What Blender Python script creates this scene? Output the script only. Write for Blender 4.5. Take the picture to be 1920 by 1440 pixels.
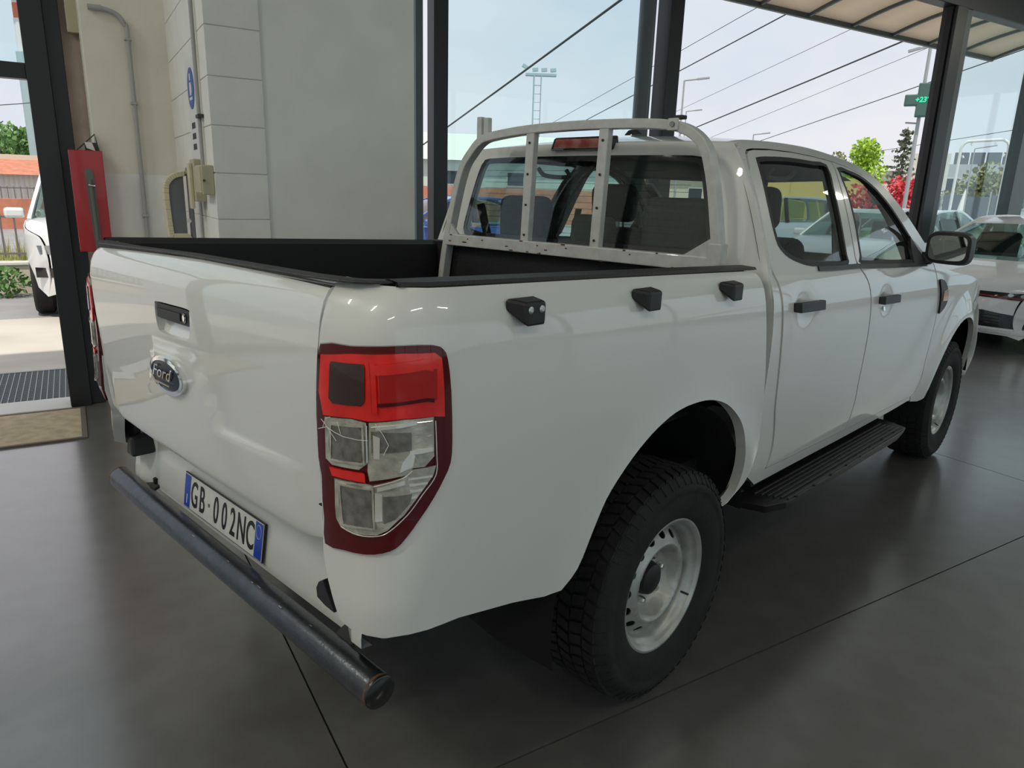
import bpy, bmesh, math, random
from mathutils import Vector, Matrix
from mathutils.geometry import tessellate_polygon
random.seed(7)
for o in list(bpy.data.objects): bpy.data.objects.remove(o)
SCN = bpy.context.scene
COL = SCN.collection

# ------------------------------------------------------------------ camera
cam = bpy.data.cameras.new('camera'); cam.sensor_width = 36.0; cam.lens = 36.0*1336.7/1920; cam.clip_end = 500
camo = bpy.data.objects.new('camera', cam); COL.objects.link(camo)
RT = Vector((0.85625, -0.51572, 0.02959)); UP = Vector((0.10865, 0.23581, 0.96571)); FW = Vector((0.50501, 0.82367, -0.25794))
camo.matrix_world = Matrix(((RT.x, UP.x, -FW.x, -1.2633), (RT.y, UP.y, -FW.y, -2.3212), (RT.z, UP.z, -FW.z, 1.5717), (0, 0, 0, 1)))
SCN.camera = camo

# ------------------------------------------------------------------ exposure, world, sun
vs = SCN.view_settings
vs.view_transform = 'Standard'; vs.look = 'None'; vs.gamma = 1.0; vs.exposure = 0.0
vs.use_curve_mapping = False
W = bpy.data.worlds.new('sky'); SCN.world = W; W.use_nodes = True
nt = W.node_tree; nt.nodes.clear()
out = nt.nodes.new('ShaderNodeOutputWorld'); bg = nt.nodes.new('ShaderNodeBackground')
tc = nt.nodes.new('ShaderNodeTexCoord'); mp = nt.nodes.new('ShaderNodeMapping'); mp.inputs['Scale'].default_value = (1, 1, 2.2)
nz = nt.nodes.new('ShaderNodeTexNoise'); nz.inputs['Scale'].default_value = 2.3; nz.inputs['Detail'].default_value = 5
cr = nt.nodes.new('ShaderNodeValToRGB')
cr.color_ramp.elements[0].position = 0.36; cr.color_ramp.elements[0].color = (0.66, 0.725, 0.81, 1)
cr.color_ramp.elements[1].position = 0.56; cr.color_ramp.elements[1].color = (0.80, 0.80, 0.85, 1)
nt.links.new(tc.outputs['Generated'], mp.inputs['Vector']); nt.links.new(mp.outputs[0], nz.inputs['Vector'])
nt.links.new(nz.outputs['Fac'], cr.inputs['Fac']); nt.links.new(cr.outputs[0], bg.inputs['Color'])
bg.inputs['Strength'].default_value = 1.06; nt.links.new(bg.outputs[0], out.inputs[0])

sun = bpy.data.lights.new('sun', 'SUN'); sun.energy = 3.4; sun.angle = 0.02; sun.color = (1.0, 0.93, 0.82)
suno = bpy.data.objects.new('sun', sun); COL.objects.link(suno); suno.location = (-4, -20, 30)
suno.rotation_euler = Vector((0.20, 0.40, -1.0)).to_track_quat('-Z', 'Y').to_euler()

LAMP_POWER = 66.0      # each added ceiling strip lamp

# ------------------------------------------------------------------ materials
MATS = {}
def mat(name, col, rough=0.5, metal=0.0, coat=0.0, noise=0.0, nscale=8.0, bump=0.0, bscale=60.0, emit=None, estr=0.0, spec=0.5, alt=None, coatr=0.03, detail=4):
    m = bpy.data.materials.new(name); m.use_nodes = True; t = m.node_tree; b = t.nodes['Principled BSDF']
    b.inputs['Base Color'].default_value = (*col, 1); b.inputs['Roughness'].default_value = rough
    b.inputs['Metallic'].default_value = metal; b.inputs['Coat Weight'].default_value = coat
    b.inputs['Coat Roughness'].default_value = coatr; b.inputs['Specular IOR Level'].default_value = spec
    c = t.nodes.new('ShaderNodeTexCoord')
    if noise > 0 or alt is not None:
        n = t.nodes.new('ShaderNodeTexNoise'); n.inputs['Scale'].default_value = nscale; n.inputs['Detail'].default_value = detail
        r = t.nodes.new('ShaderNodeValToRGB')
        a = alt if alt is not None else tuple(max(0, x*(1-noise)) for x in col)
        r.color_ramp.elements[0].position = 0.35; r.color_ramp.elements[0].color = (*a, 1)
        r.color_ramp.elements[1].position = 0.65; r.color_ramp.elements[1].color = (*col, 1)
        t.links.new(c.outputs['Object'], n.inputs['Vector']); t.links.new(n.outputs['Fac'], r.inputs['Fac'])
        t.links.new(r.outputs[0], b.inputs['Base Color'])
    if bump > 0:
        n2 = t.nodes.new('ShaderNodeTexNoise'); n2.inputs['Scale'].default_value = bscale; n2.inputs['Detail'].default_value = 3
        bp = t.nodes.new('ShaderNodeBump'); bp.inputs['Strength'].default_value = bump; bp.inputs['Distance'].default_value = 0.01
        t.links.new(c.outputs['Object'], n2.inputs['Vector']); t.links.new(n2.outputs['Fac'], bp.inputs['Height'])
        t.links.new(bp.outputs[0], b.inputs['Normal'])
    if emit:
        b.inputs['Emission Color'].default_value = (*emit, 1); b.inputs['Emission Strength'].default_value = estr
    MATS[name] = m; return m
def glass(name, col, ior=1.5, gl=(1, 1, 1)):
    m = bpy.data.materials.new(name); m.use_nodes = True; t = m.node_tree; t.nodes.clear()
    o = t.nodes.new('ShaderNodeOutputMaterial'); mx = t.nodes.new('ShaderNodeMixShader')
    tr = t.nodes.new('ShaderNodeBsdfTransparent'); tr.inputs[0].default_value = (*col, 1)
    g = t.nodes.new('ShaderNodeBsdfGlossy'); g.inputs['Roughness'].default_value = 0.0; g.inputs['Color'].default_value = (*gl, 1)
    f = t.nodes.new('ShaderNodeFresnel'); ge = t.nodes.new('ShaderNodeNewGeometry'); mr_ = t.nodes.new('ShaderNodeMapRange')
    mr_.inputs[3].default_value = ior; mr_.inputs[4].default_value = 1/ior; t.links.new(ge.outputs['Backfacing'], mr_.inputs[0]); t.links.new(mr_.outputs[0], f.inputs[0])
    t.links.new(f.outputs[0], mx.inputs[0]); t.links.new(tr.outputs[0], mx.inputs[1]); t.links.new(g.outputs[0], mx.inputs[2])
    t.links.new(mx.outputs[0], o.inputs[0]); MATS[name] = m; return m

mat('paint', (0.74, 0.745, 0.72), 0.35, coat=1.0)
mat('black_plastic', (0.012, 0.012, 0.013), 0.45, bump=0.15, bscale=400)
mat('gloss_black', (0.008, 0.008, 0.010), 0.08, coat=0.5)
mat('rubber_seal', (0.012, 0.012, 0.013), 0.6)
mat('liner', (0.010, 0.010, 0.012), 0.55, bump=0.3, bscale=250)
mat('liner_lip', (0.022, 0.0225, 0.024), 0.5, bump=0.3, bscale=250)
mat('dark_void', (0.006, 0.006, 0.007), 0.9)
mat('tyre', (0.020, 0.020, 0.021), 0.8, spec=0.4, noise=0.4, nscale=14, bump=0.3, bscale=160)
mat('steel_rim', (0.52, 0.53, 0.51), 0.42, metal=0.55, noise=0.25, nscale=18)
mat('chrome', (0.85, 0.86, 0.88), 0.08, metal=1.0)
mat('bright_metal', (0.6, 0.6, 0.6), 0.3, metal=0.9)
mat('dark_hub', (0.012, 0.011, 0.012), 0.5)
mat('bar_black', (0.105, 0.110, 0.125), 0.30, metal=0.85, alt=(0.085, 0.088, 0.10), nscale=30, bump=0.08, bscale=120)
mat('rust', (0.16, 0.075, 0.03), 0.8, noise=0.6, nscale=60)
mat('rack_white', (0.62, 0.625, 0.61), 0.4, coat=0.2, alt=(0.54, 0.54, 0.525), nscale=26, detail=7)
mat('galvanised', (0.33, 0.34, 0.35), 0.45, metal=0.7, noise=0.3, nscale=30)
mat('light_red', (0.92, 0.016, 0.012), 0.15, coat=0.5, alt=(0.72, 0.008, 0.006), nscale=16)
mat('light_darkred', (0.085, 0.002, 0.004), 0.06, spec=0.4)
mat('light_midred', (0.42, 0.006, 0.006), 0.12, coat=0.3)
mat('light_black', (0.030, 0.004, 0.005), 0.12, coat=1.0)
mat('light_clear', (0.66, 0.64, 0.56), 0.20, metal=0.4, coat=1.0, alt=(0.40, 0.39, 0.34), nscale=30, bump=0.25, bscale=70)
mat('light_reflector', (0.90, 0.89, 0.84), 0.16, metal=0.6, coat=1.0)
mat('light_bulb', (0.10, 0.096, 0.085), 0.2, coat=1.0, alt=(0.20, 0.19, 0.17), nscale=40)
mat('brake_red', (0.40, 0.05, 0.04), 0.15, coat=1.0, alt=(0.55, 0.20, 0.16), nscale=20)
mat('amber', (0.62, 0.17, 0.03), 0.2, coat=1.0)
mat('badge_blue', (0.010, 0.016, 0.035), 0.25, spec=0.3)
mat('plate_white', (0.70, 0.71, 0.67), 0.4, noise=0.12, nscale=30)
mat('plate_blue', (0.015, 0.055, 0.42), 0.35)
mat('plate_black', (0.008, 0.008, 0.008), 0.5)
mat('plate_yellow', (0.55, 0.6, 0.75), 0.5)
mat('seat_fabric', (0.055, 0.056, 0.060), 0.9, noise=0.2, nscale=60)
mat('cabin_grey', (0.16, 0.165, 0.16), 0.8)
mat('cabin_dark', (0.030, 0.031, 0.032), 0.75)
mat('headliner', (0.24, 0.24, 0.235), 0.9)
mat('mirror_glass', (0.80, 0.84, 0.83), 0.02, metal=1.0)
glass('cab_glass', (0.72, 0.84, 0.81))
glass('tint_glass', (0.60, 0.66, 0.66))
glass('facade_glass', (0.89, 0.965, 0.97), 1.35)
glass('car_glass', (0.45, 0.58, 0.54))
mat('clear_cover', (0.5, 0.5, 0.5), 0.1)
# the hall
def floor_mat():
    m = mat('concrete', (0.138, 0.137, 0.133), 0.35, coat=1.0, coatr=0.20, alt=(0.114, 0.111, 0.106), nscale=7.0, detail=10)
    t = m.node_tree; b = t.nodes['Principled BSDF']; b.inputs['Coat IOR'].default_value = 1.85
    c = t.nodes.new('ShaderNodeTexCoord'); n = t.nodes.new('ShaderNodeTexNoise'); n.inputs['Scale'].default_value = 6.0; n.inputs['Detail'].default_value = 3
    r = t.nodes.new('ShaderNodeMapRange'); r.inputs[1].default_value = 0.3; r.inputs[2].default_value = 0.7; r.inputs[3].default_value = 0.31; r.inputs[4].default_value = 0.34
    t.links.new(c.outputs['Object'], n.inputs['Vector']); t.links.new(n.outputs['Fac'], r.inputs[0]); t.links.new(r.outputs[0], b.inputs['Roughness'])
floor_mat()
mat('joint', (0.022, 0.022, 0.022), 0.9)
mat('wall_white', (0.70, 0.71, 0.69), 0.8, noise=0.06, nscale=3, bump=0.15, bscale=90)
mat('wall_beige', (0.74, 0.715, 0.63), 0.8, noise=0.08, nscale=4, bump=0.12, bscale=70)
mat('wall_grey_paint', (0.79, 0.795, 0.77), 0.75, noise=0.06, nscale=4)
mat('wall_pink', (0.60, 0.49, 0.43), 0.85, noise=0.15, nscale=9, bump=0.2, bscale=60)
mat('block_white', (0.78, 0.78, 0.755), 0.8, noise=0.05, nscale=6, bump=0.2, bscale=120)
mat('mortar', (0.66, 0.65, 0.62), 0.9)
mat('frame_black', (0.012, 0.013, 0.016), 0.38)
mat('frame_grey', (0.10, 0.12, 0.125), 0.4)
mat('ceiling_white', (0.66, 0.66, 0.65), 0.9)
mat('pipe_grey', (0.36, 0.365, 0.36), 0.5)
mat('box_beige', (0.45, 0.42, 0.29), 0.5)
mat('cream', (0.62, 0.57, 0.40), 0.45)
mat('lens_grey', (0.16, 0.165, 0.18), 0.4)
mat('sign_white', (0.70, 0.71, 0.70), 0.6)
mat('sign_blue', (0.05, 0.11, 0.42), 0.5)
mat('sign_ink', (0.12, 0.12, 0.14), 0.6)
mat('fire_red', (0.42, 0.012, 0.016), 0.3, coat=0.3)
mat('hose_grey', (0.13, 0.14, 0.125), 0.6)
mat('mat_brown', (0.50, 0.42, 0.29), 0.95, noise=0.25, nscale=14, bump=0.4, bscale=200)
mat('mat_edge', (0.12, 0.10, 0.08), 0.7)
mat('threshold', (0.60, 0.60, 0.58), 0.6)
mat('grate_steel', (0.30, 0.32, 0.34), 0.45, metal=0.5)
mat('lamp_white', (0.85, 0.85, 0.85), 0.5)
# outside
mat('concrete_out', (0.56, 0.52, 0.46), 0.9, noise=0.15, nscale=1.2)
mat('asphalt', (0.30, 0.30, 0.31), 0.95, noise=0.15, nscale=2)
mat('awning_panel', (0.62, 0.57, 0.50), 0.6)
mat('terracotta', (0.58, 0.23, 0.14), 0.9, noise=0.25, nscale=3)
mat('plaster_white', (0.68, 0.66, 0.62), 0.9, noise=0.08)
mat('plaster_yellow', (0.80, 0.66, 0.24), 0.9)
mat('plaster_green', (0.52, 0.60, 0.55), 0.9)
mat('plaster_grey', (0.42, 0.44, 0.46), 0.9)
mat('plaster_cream', (0.62, 0.56, 0.46), 0.9)
mat('slate', (0.10, 0.12, 0.14), 0.7)
mat('window_dark', (0.03, 0.04, 0.05), 0.15)
mat('fence_iron', (0.16, 0.14, 0.14), 0.6)
mat('leaf_lime', (0.42, 0.62, 0.06), 0.7, alt=(0.26, 0.45, 0.04), nscale=3)
mat('leaf_dark', (0.10, 0.14, 0.08), 0.8, alt=(0.18, 0.20, 0.14), nscale=4)
mat('leaf_red', (0.72, 0.06, 0.09), 0.7, alt=(0.50, 0.05, 0.06), nscale=4)
mat('leaf_olive', (0.27, 0.27, 0.10), 0.8, alt=(0.20, 0.24, 0.11), nscale=3)
mat('leaf_green', (0.16, 0.30, 0.08), 0.8, alt=(0.10, 0.22, 0.07), nscale=2)
mat('grass', (0.34, 0.42, 0.10), 0.9, alt=(0.45, 0.38, 0.14), nscale=2)
mat('bark', (0.12, 0.09, 0.06), 0.9)
mat('mast_red', (0.62, 0.16, 0.09), 0.7)
mat('mast_white', (0.72, 0.71, 0.70), 0.7)
mat('mast_teal', (0.34, 0.46, 0.48), 0.6)
mat('pole_grey', (0.33, 0.35, 0.36), 0.5)
mat('cable', (0.035, 0.045, 0.045), 0.6)
mat('cross_case', (0.06, 0.13, 0.11), 0.5)
mat('led_green', (0.0, 0.4, 0.2), 0.5, emit=(0.02, 0.95, 0.45), estr=0.9)
mat('car_white', (0.78, 0.79, 0.80), 0.3, coat=1.0)
mat('car_silver', (0.52, 0.60, 0.66), 0.3, coat=1.0)
mat('car_blue', (0.06, 0.12, 0.40), 0.3, coat=1.0)
mat('car_gti', (0.86, 0.86, 0.87), 0.25, coat=1.0)
mat('red_strip', (0.45, 0.01, 0.015), 0.3)
mat('headlamp', (0.30, 0.31, 0.32), 0.08, metal=0.6, coat=1.0)
mat('flag_white', (0.74, 0.72, 0.68), 0.8)

# ------------------------------------------------------------------ helpers
def tag(o, label=None, cat=None, group=None, kind=None):
    if label: o['label'] = label
    if cat: o['category'] = cat
    if group: o['group'] = group
    if kind: o['kind'] = kind
    return o
def empty(name, loc=(0, 0, 0), rz=0.0, parent=None):
    o = bpy.data.objects.new(name, None); COL.objects.link(o); o.location = loc; o.rotation_euler = (0, 0, rz)
    o.empty_display_size = 0.1; o.parent = parent; return o
def link(name, me, m, parent=None, loc=None, rot=None, bevel=0.0, smooth=None):
    o = bpy.data.objects.new(name, me); COL.objects.link(o); o.parent = parent
    if m: me.materials.append(MATS[m])
    if loc: o.location = loc
    if rot: o.rotation_euler = rot
    if smooth is not None:
        me.polygons.foreach_set('use_smooth', [True]*len(me.polygons)); me.set_sharp_from_angle(angle=math.radians(smooth))
    if bevel > 0:
        b = o.modifiers.new('bevel', 'BEVEL'); b.width = bevel; b.segments = 2; b.limit_method = 'ANGLE'; b.angle_limit = math.radians(35)
    return o
class MB:
    def __init__(s): s.v = []; s.f = []
    def add(s, v, f):
        n = len(s.v); s.v += [tuple(x) for x in v]; s.f += [tuple(i+n for i in q) for q in f]; return s
    def box(s, x0, x1, y0, y1, z0, z1):
        return s.add([(x0,y0,z0),(x1,y0,z0),(x1,y1,z0),(x0,y1,z0),(x0,y0,z1),(x1,y0,z1),(x1,y1,z1),(x0,y1,z1)],
                     [(0,3,2,1),(4,5,6,7),(0,1,5,4),(1,2,6,5),(2,3,7,6),(3,0,4,7)])
    def hexa(s, p):   # 8 points, bottom loop then top loop
        return s.add(p, [(0,3,2,1),(4,5,6,7),(0,1,5,4),(1,2,6,5),(2,3,7,6),(3,0,4,7)])
    def tube(s, path, r, n=10, cap=True, r2=None, closed=False):
        P = [Vector(p) for p in path]; k = len(P); rings = []
        prev = None
        for i in range(k):
            if closed: t = (P[(i+1) % k]-P[i-1])
            else: t = P[min(i+1, k-1)]-P[max(i-1, 0)]
            t.normalize()
            if prev is None:
                a = Vector((0, 0, 1)) if abs(t.z) < 0.9 else Vector((1, 0, 0)); nx = t.cross(a).normalized()
            else: nx = (prev - t*prev.dot(t)).normalized()
            prev = nx; ny = t.cross(nx)
            rr = r if r2 is None else r+(r2-r)*i/(k-1)
            if isinstance(rr, tuple): ra, rb = rr
            else: ra = rb = rr
            rings.append([P[i]+nx*ra*math.cos(2*math.pi*j/n)+ny*rb*math.sin(2*math.pi*j/n) for j in range(n)])
        v = [p for ring in rings for p in ring]; f = []
        for i in range(k if closed else k-1):
            for j in range(n):
                a = i*n+j; b = i*n+(j+1) % n; c = ((i+1) % k)*n+(j+1) % n; d = ((i+1) % k)*n+j
                f.append((a, b, c, d))
        if cap and not closed:
            f.append(tuple(reversed(range(n)))); f.append(tuple((k-1)*n+j for j in range(n)))
        return s.add(v, f)
    def bar(s, path, w, h, up=(0, 0, 1)):     # rectangular section along a path; w across 'up', h along it
        P = [Vector(p) for p in path]; k = len(P); v = []; f = []; upv = Vector(up)
        for i in range(k):
            t = (P[min(i+1, k-1)]-P[max(i-1, 0)]).normalized()
            a = t.cross(upv).normalized(); b = a.cross(t).normalized()
            for sa, sb in ((-1,-1),(1,-1),(1,1),(-1,1)): v.append(P[i]+a*sa*w/2+b*sb*h/2)
        for i in range(k-1):
            for j in range(4): f.append((i*4+j, i*4+(j+1) % 4, (i+1)*4+(j+1) % 4, (i+1)*4+j))
        f.append((3, 2, 1, 0)); f.append(tuple((k-1)*4+j for j in range(4)))
        return s.add(v, f)
    def lathe(s, prof, n=48, axis='y', closed=False):  # prof: (radius, offset along axis)
        v = []; f = []; k = len(prof)
        for i in range(n):
            a = 2*math.pi*i/n
            for r, h in prof:
                if axis == 'y': v.append((r*math.cos(a), h, r*math.sin(a)))
                else: v.append((r*math.cos(a), r*math.sin(a), h))
        for i in range(n):
            for j in range(k if closed else k-1):
                f.append((i*k+j, ((i+1) % n)*k+j, ((i+1) % n)*k+(j+1) % k, i*k+(j+1) % k))
        return s.add(v, f)
    def prism(s, poly, f3, d):  # 2D polygon mapped by f3(a,b,depth), depth 0..d
        n = len(poly); v = [f3(a, b, 0) for a, b in poly]+[f3(a, b, d) for a, b in poly]
        return s.add(v, [tuple(range(n)), tuple(reversed(range(n, 2*n)))]+[(i, i+n, (i+1) % n+n, (i+1) % n) for i in range(n)])
    def build(s, name, m, parent=None, loc=None, rot=None, bevel=0.0, smooth=None):
        me = bpy.data.meshes.new(name); me.from_pydata(s.v, [], s.f)
        bm = bmesh.new(); bm.from_mesh(me); bmesh.ops.recalc_face_normals(bm, faces=bm.faces); bm.to_mesh(me); bm.free()
        return link(name, me, m, parent, loc, rot, bevel, smooth)
def boxo(name, m, x0, x1, y0, y1, z0, z1, parent=None, bevel=0.0):
    cx, cy, cz = (x0+x1)/2, (y0+y1)/2, (z0+z1)/2
    return MB().box(x0-cx, x1-cx, y0-cy, y1-cy, z0-cz, z1-cz).build(name, m, parent, (cx, cy, cz), None, bevel)
def smooth_poly(pts, n=4, closed=False):     # catmull-rom densify
    k = len(pts); o = []
    rng = range(k) if closed else range(k-1)
    for i in rng:
        p0 = pts[i-1] if (closed or i > 0) else pts[i]; p1 = pts[i]; p2 = pts[(i+1) % k]; p3 = pts[(i+2) % k] if (closed or i+2 < k) else p2
        for j in range(n):
            t = j/n
            o.append(tuple(0.5*((2*p1[d])+(-p0[d]+p2[d])*t+(2*p0[d]-5*p1[d]+4*p2[d]-p3[d])*t*t+(-p0[d]+3*p1[d]-3*p2[d]+p3[d])*t**3) for d in range(len(p1))))
    if not closed: o.append(tuple(pts[-1]))
    return o
def area2(p): return sum(p[i][0]*p[(i+1) % len(p)][1]-p[(i+1) % len(p)][0]*p[i][1] for i in range(len(p)))/2
def offset_poly(p, d):     # positive d shrinks
    n = len(p); s = 1 if area2(p) > 0 else -1; o = []
    for i in range(n):
        a = Vector(p[i-1]); b = Vector(p[i]); c = Vector(p[(i+1) % n])
        e1 = (b-a).normalized(); e2 = (c-b).normalized()
        n1 = Vector((-e1.y, e1.x))*s; n2 = Vector((-e2.y, e2.x))*s
        m = n1+n2
        if m.length < 1e-6: m = n1
        m.normalize(); k = max(0.5, m.dot(n1)); q = b+m*(d/k); o.append((q.x, q.y))
    return o
def panel(name, m, outer, P, parent, holes=(), d=0.0, depth=0.02, step=0.05, mirror=False, stepb=None, back=False):
    """curved sheet: outline in surface coordinates mapped by P(a,b,d); every border folded inwards by depth"""
    loops = [list(outer)]+[list(h) for h in holes]
    flat = [Vector((a, b, 0)) for l in loops for a, b in l]
    tris = tessellate_polygon([[Vector((a, b, 0)) for a, b in l] for l in loops])
    bm = bmesh.new(); bv = [bm.verts.new(q) for q in flat]
    for t in tris:
        try: bm.faces.new([bv[i] for i in t])
        except ValueError: pass
    A = [q.x for q in flat]; B = [q.y for q in flat]
    for ax, lo, hi, st in ((0, min(A), max(A), step), (1, min(B), max(B), stepb or step)):
        n = max(1, int((hi-lo)/st))
        for i in range(1, n):
            c = lo+(hi-lo)*i/n; co = (c, 0, 0) if ax == 0 else (0, c, 0); no = (1, 0, 0) if ax == 0 else (0, 1, 0)
            bmesh.ops.bisect_plane(bm, geom=bm.verts[:]+bm.edges[:]+bm.faces[:], plane_co=co, plane_no=no, dist=1e-5)
    bmesh.ops.remove_doubles(bm, verts=bm.verts[:], dist=1e-5)
    bmesh.ops.recalc_face_normals(bm, faces=bm.faces)
    bm.verts.index_update()
    sy = -1 if mirror else 1
    def pos(a, b, dd): x, y, z = P(a, b, dd); return Vector((x, y*sy, z))
    verts = []; norms = []; ab = [(q.co.x, q.co.y) for q in bm.verts]
    for a, b in ab:
        q = pos(a, b, d); e = 2e-3
        da = pos(a+e, b, d)-pos(a-e, b, d); db = pos(a, b+e, d)-pos(a, b-e, d); nn = da.cross(db)
        ou = pos(a, b, d-0.01)-q
        if nn.dot(ou) < 0: nn = -nn
        nn = nn.normalized() if nn.length > 1e-9 else ou.normalized()
        verts.append(q); norms.append(nn)
    faces = []
    for f in bm.faces:
        idx = [q.index for q in f.verts]
        if area2([ab[k] for k in idx]) < 0: idx.reverse()
        faces.append(idx)
    vote = 0
    for idx in faces[::max(1, len(faces)//60)]:
        fn = (verts[idx[1]]-verts[idx[0]]).cross(verts[idx[2]]-verts[idx[0]]); vote += 1 if fn.dot(norms[idx[0]]) > 0 else -1
    if vote < 0: faces = [list(reversed(q)) for q in faces]
    nmain = len(faces)
    if depth > 0:
        for e in bm.edges:
            if e.is_boundary:
                i, j = e.verts[0].index, e.verts[1].index
                k = len(verts); fa = e.link_faces[0]
                cen = sum((verts[q.index] for q in fa.verts), Vector())/len(fa.verts)
                pi = pos(*ab[i], d+depth); pj = pos(*ab[j], d+depth)
                nn = (verts[j]-verts[i]).cross(norms[i]); mid = (verts[i]+verts[j])/2
                if nn.dot(mid-cen) < 0: nn = -nn
                nn = nn.normalized() if nn.length > 1e-9 else norms[i]
                verts += [verts[i].copy(), verts[j].copy(), pj, pi]; norms += [nn]*4; q = [k, k+1, k+2, k+3]
                fn = (verts[q[1]]-verts[q[0]]).cross(verts[q[2]]-verts[q[0]])
                if fn.dot(nn) < 0: q.reverse()
                faces.append(q)
    bm.free()
    me = bpy.data.meshes.new(name); me.from_pydata([tuple(q) for q in verts], [], faces)
    me.polygons.foreach_set('use_smooth', [True]*len(me.polygons)); me.update()
    me.normals_split_custom_set_from_vertices([tuple(q) for q in norms])
    return link(name, me, m, parent)
def grid_surf(name, m, F, nu, nv, parent, smooth=60, thick=0.0):
    v = [F(i/nu, j/nv) for i in range(nu+1) for j in range(nv+1)]
    f = [(i*(nv+1)+j, (i+1)*(nv+1)+j, (i+1)*(nv+1)+j+1, i*(nv+1)+j+1) for i in range(nu) for j in range(nv)]
    me = bpy.data.meshes.new(name); me.from_pydata(v, [], f)
    o = link(name, me, m, parent, smooth=smooth)
    if thick:
        s = o.modifiers.new('thick', 'SOLIDIFY'); s.thickness = thick; s.offset = -1
    return o
def text(name, body, size, m, parent, mtx, extrude=0.0008, sx=1.0, shear=0.0, align='CENTER', bold=0.0):
    c = bpy.data.curves.new(name, 'FONT'); c.body = body; c.size = size; c.extrude = extrude; c.shear = shear; c.offset = bold
    c.align_x = align; c.align_y = 'CENTER'; c.resolution_u = 4
    t = bpy.data.objects.new(name, c); COL.objects.link(t)
    dg = bpy.context.evaluated_depsgraph_get(); me = bpy.data.meshes.new_from_object(t.evaluated_get(dg))
    bpy.data.objects.remove(t); bpy.data.curves.remove(c)
    me.materials.clear(); me.transform(Matrix.Diagonal((sx, 1, 1, 1)))
    cx_ = (min(q.co.x for q in me.vertices)+max(q.co.x for q in me.vertices))/2; me.transform(Matrix.Translation((-cx_, 0, 0))); me.transform(mtx)
    return link(name, me, m, parent)
def frame_mtx(origin, right, up):
    r = Vector(right).normalized(); u = Vector(up).normalized(); n = r.cross(u)
    o = Vector(origin)
    return Matrix(((r.x, u.x, n.x, o.x), (r.y, u.y, n.y, o.y), (r.z, u.z, n.z, o.z), (0, 0, 0, 1)))
def copy_tree(o, parent=None):
    c = o.copy(); COL.objects.link(c); c.parent = parent
    for ch in list(o.children):
        copy_tree(ch, c)
    return c
# ------------------------------------------------------------------ the hall: floor, walls, ceiling, facade
VF = 3.55                       # inner face of the glass front
U0, U1, V0 = -7.0, 17.0, -9.0; ZC = 4.9
fl = boxo('floor', 'joint', U0, U1, V0, VF+0.1, -0.12, -0.012); tag(fl, 'dark grey polished concrete hall floor in large slabs', 'floor', kind='structure')
us = [U0]+[-0.765+4.22*k for k in range(-1, 5)]+[U1]; vv = [V0]+[-0.89+4.3*k for k in (-1, 0)]+[VF+0.1]
for i in range(len(us)-1):
    for j in range(len(vv)-1):
        o = boxo('slab', 'concrete', us[i]+0.003, us[i+1]-0.003, vv[j]+0.003, vv[j+1]-0.003, -0.012, 0.0)
        o.parent = fl; o.matrix_parent_inverse = fl.matrix_basis.inverted()
def wall(name, m, a, label):
    o = boxo(name, m, *a); tag(o, label, 'wall', kind='structure'); return o
wall('wall_back', 'wall_white', (U0, U1, V0-0.2, V0, 0, 0.8), 'low white wall under the added rear window band')
wall('wall_back_top', 'wall_white', (U0, U1, V0-0.2, V0, 4.2, ZC), 'white wall strip above the added rear window band')
wall('wall_left', 'wall_white', (U0-0.2, U0, V0-0.2, VF+0.2, 0, ZC), 'plain white end wall of the hall')
wall('wall_right', 'wall_white', (U1, U1+0.2, V0-0.2, VF+0.2, 0, 0.3), 'low white wall under the added far end window')
wall('wall_right_top', 'wall_white', (U1, U1+0.2, V0-0.2, VF+0.2, 4.1, ZC), 'white wall strip above the added far end window')
wall('wall_front', 'wall_white', (U0, U1, VF, VF+0.2, 4.42, ZC), 'white wall strip above the glass front')
c = boxo('ceiling', 'ceiling_white', U0-0.2, U1+0.2, V0-0.2, VF+0.2, ZC, ZC+0.2); tag(c, 'white flat ceiling of the hall', 'ceiling', kind='structure')
# pier group beside the left door
wall('wall_recess', 'wall_pink', (-1.19, -0.9, 3.60, 3.75, 0, ZC), 'narrow pinkish plaster strip between door frame and pier')
pier = wall('wall_pier', 'wall_beige', (-1.085, -0.61, 3.05, 3.60, 0, ZC), 'beige plastered pier beside the door')
d_ = boxo('dado', 'wall_grey_paint', -1.088, -0.62, 3.046, 3.55, 0, 1.62); d_.parent = pier; d_.matrix_parent_inverse = pier.matrix_basis.inverted()
core = wall('wall_block_corner', 'mortar', (-0.614, -0.364, 1.656, 3.60, 0, ZC), 'white painted concrete block corner of the inner wall')
CH = 0.228; z = 0.032-CH; k = 0
while z < ZC:
    za, zb = max(0, z+0.002), min(ZC, z+CH-0.002)
    cut = 1.65+(0.26 if k % 2 else 0.40); cut2 = cut+0.62
    for a, b in ((1.65, cut-0.003), (cut+0.003, cut2-0.003), (cut2+0.003, 3.12)):
        o = boxo('block', 'block_white', -0.62, -0.36, a, b, za, zb, bevel=0.003); o.parent = core; o.matrix_parent_inverse = core.matrix_basis.inverted()
    z += CH; k += 1
wall('wall_inner', 'wall_grey_paint', (-0.36, 0.475, 1.668, 3.6, 0, ZC), 'smooth grey painted wall behind the pickup bed')

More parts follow.
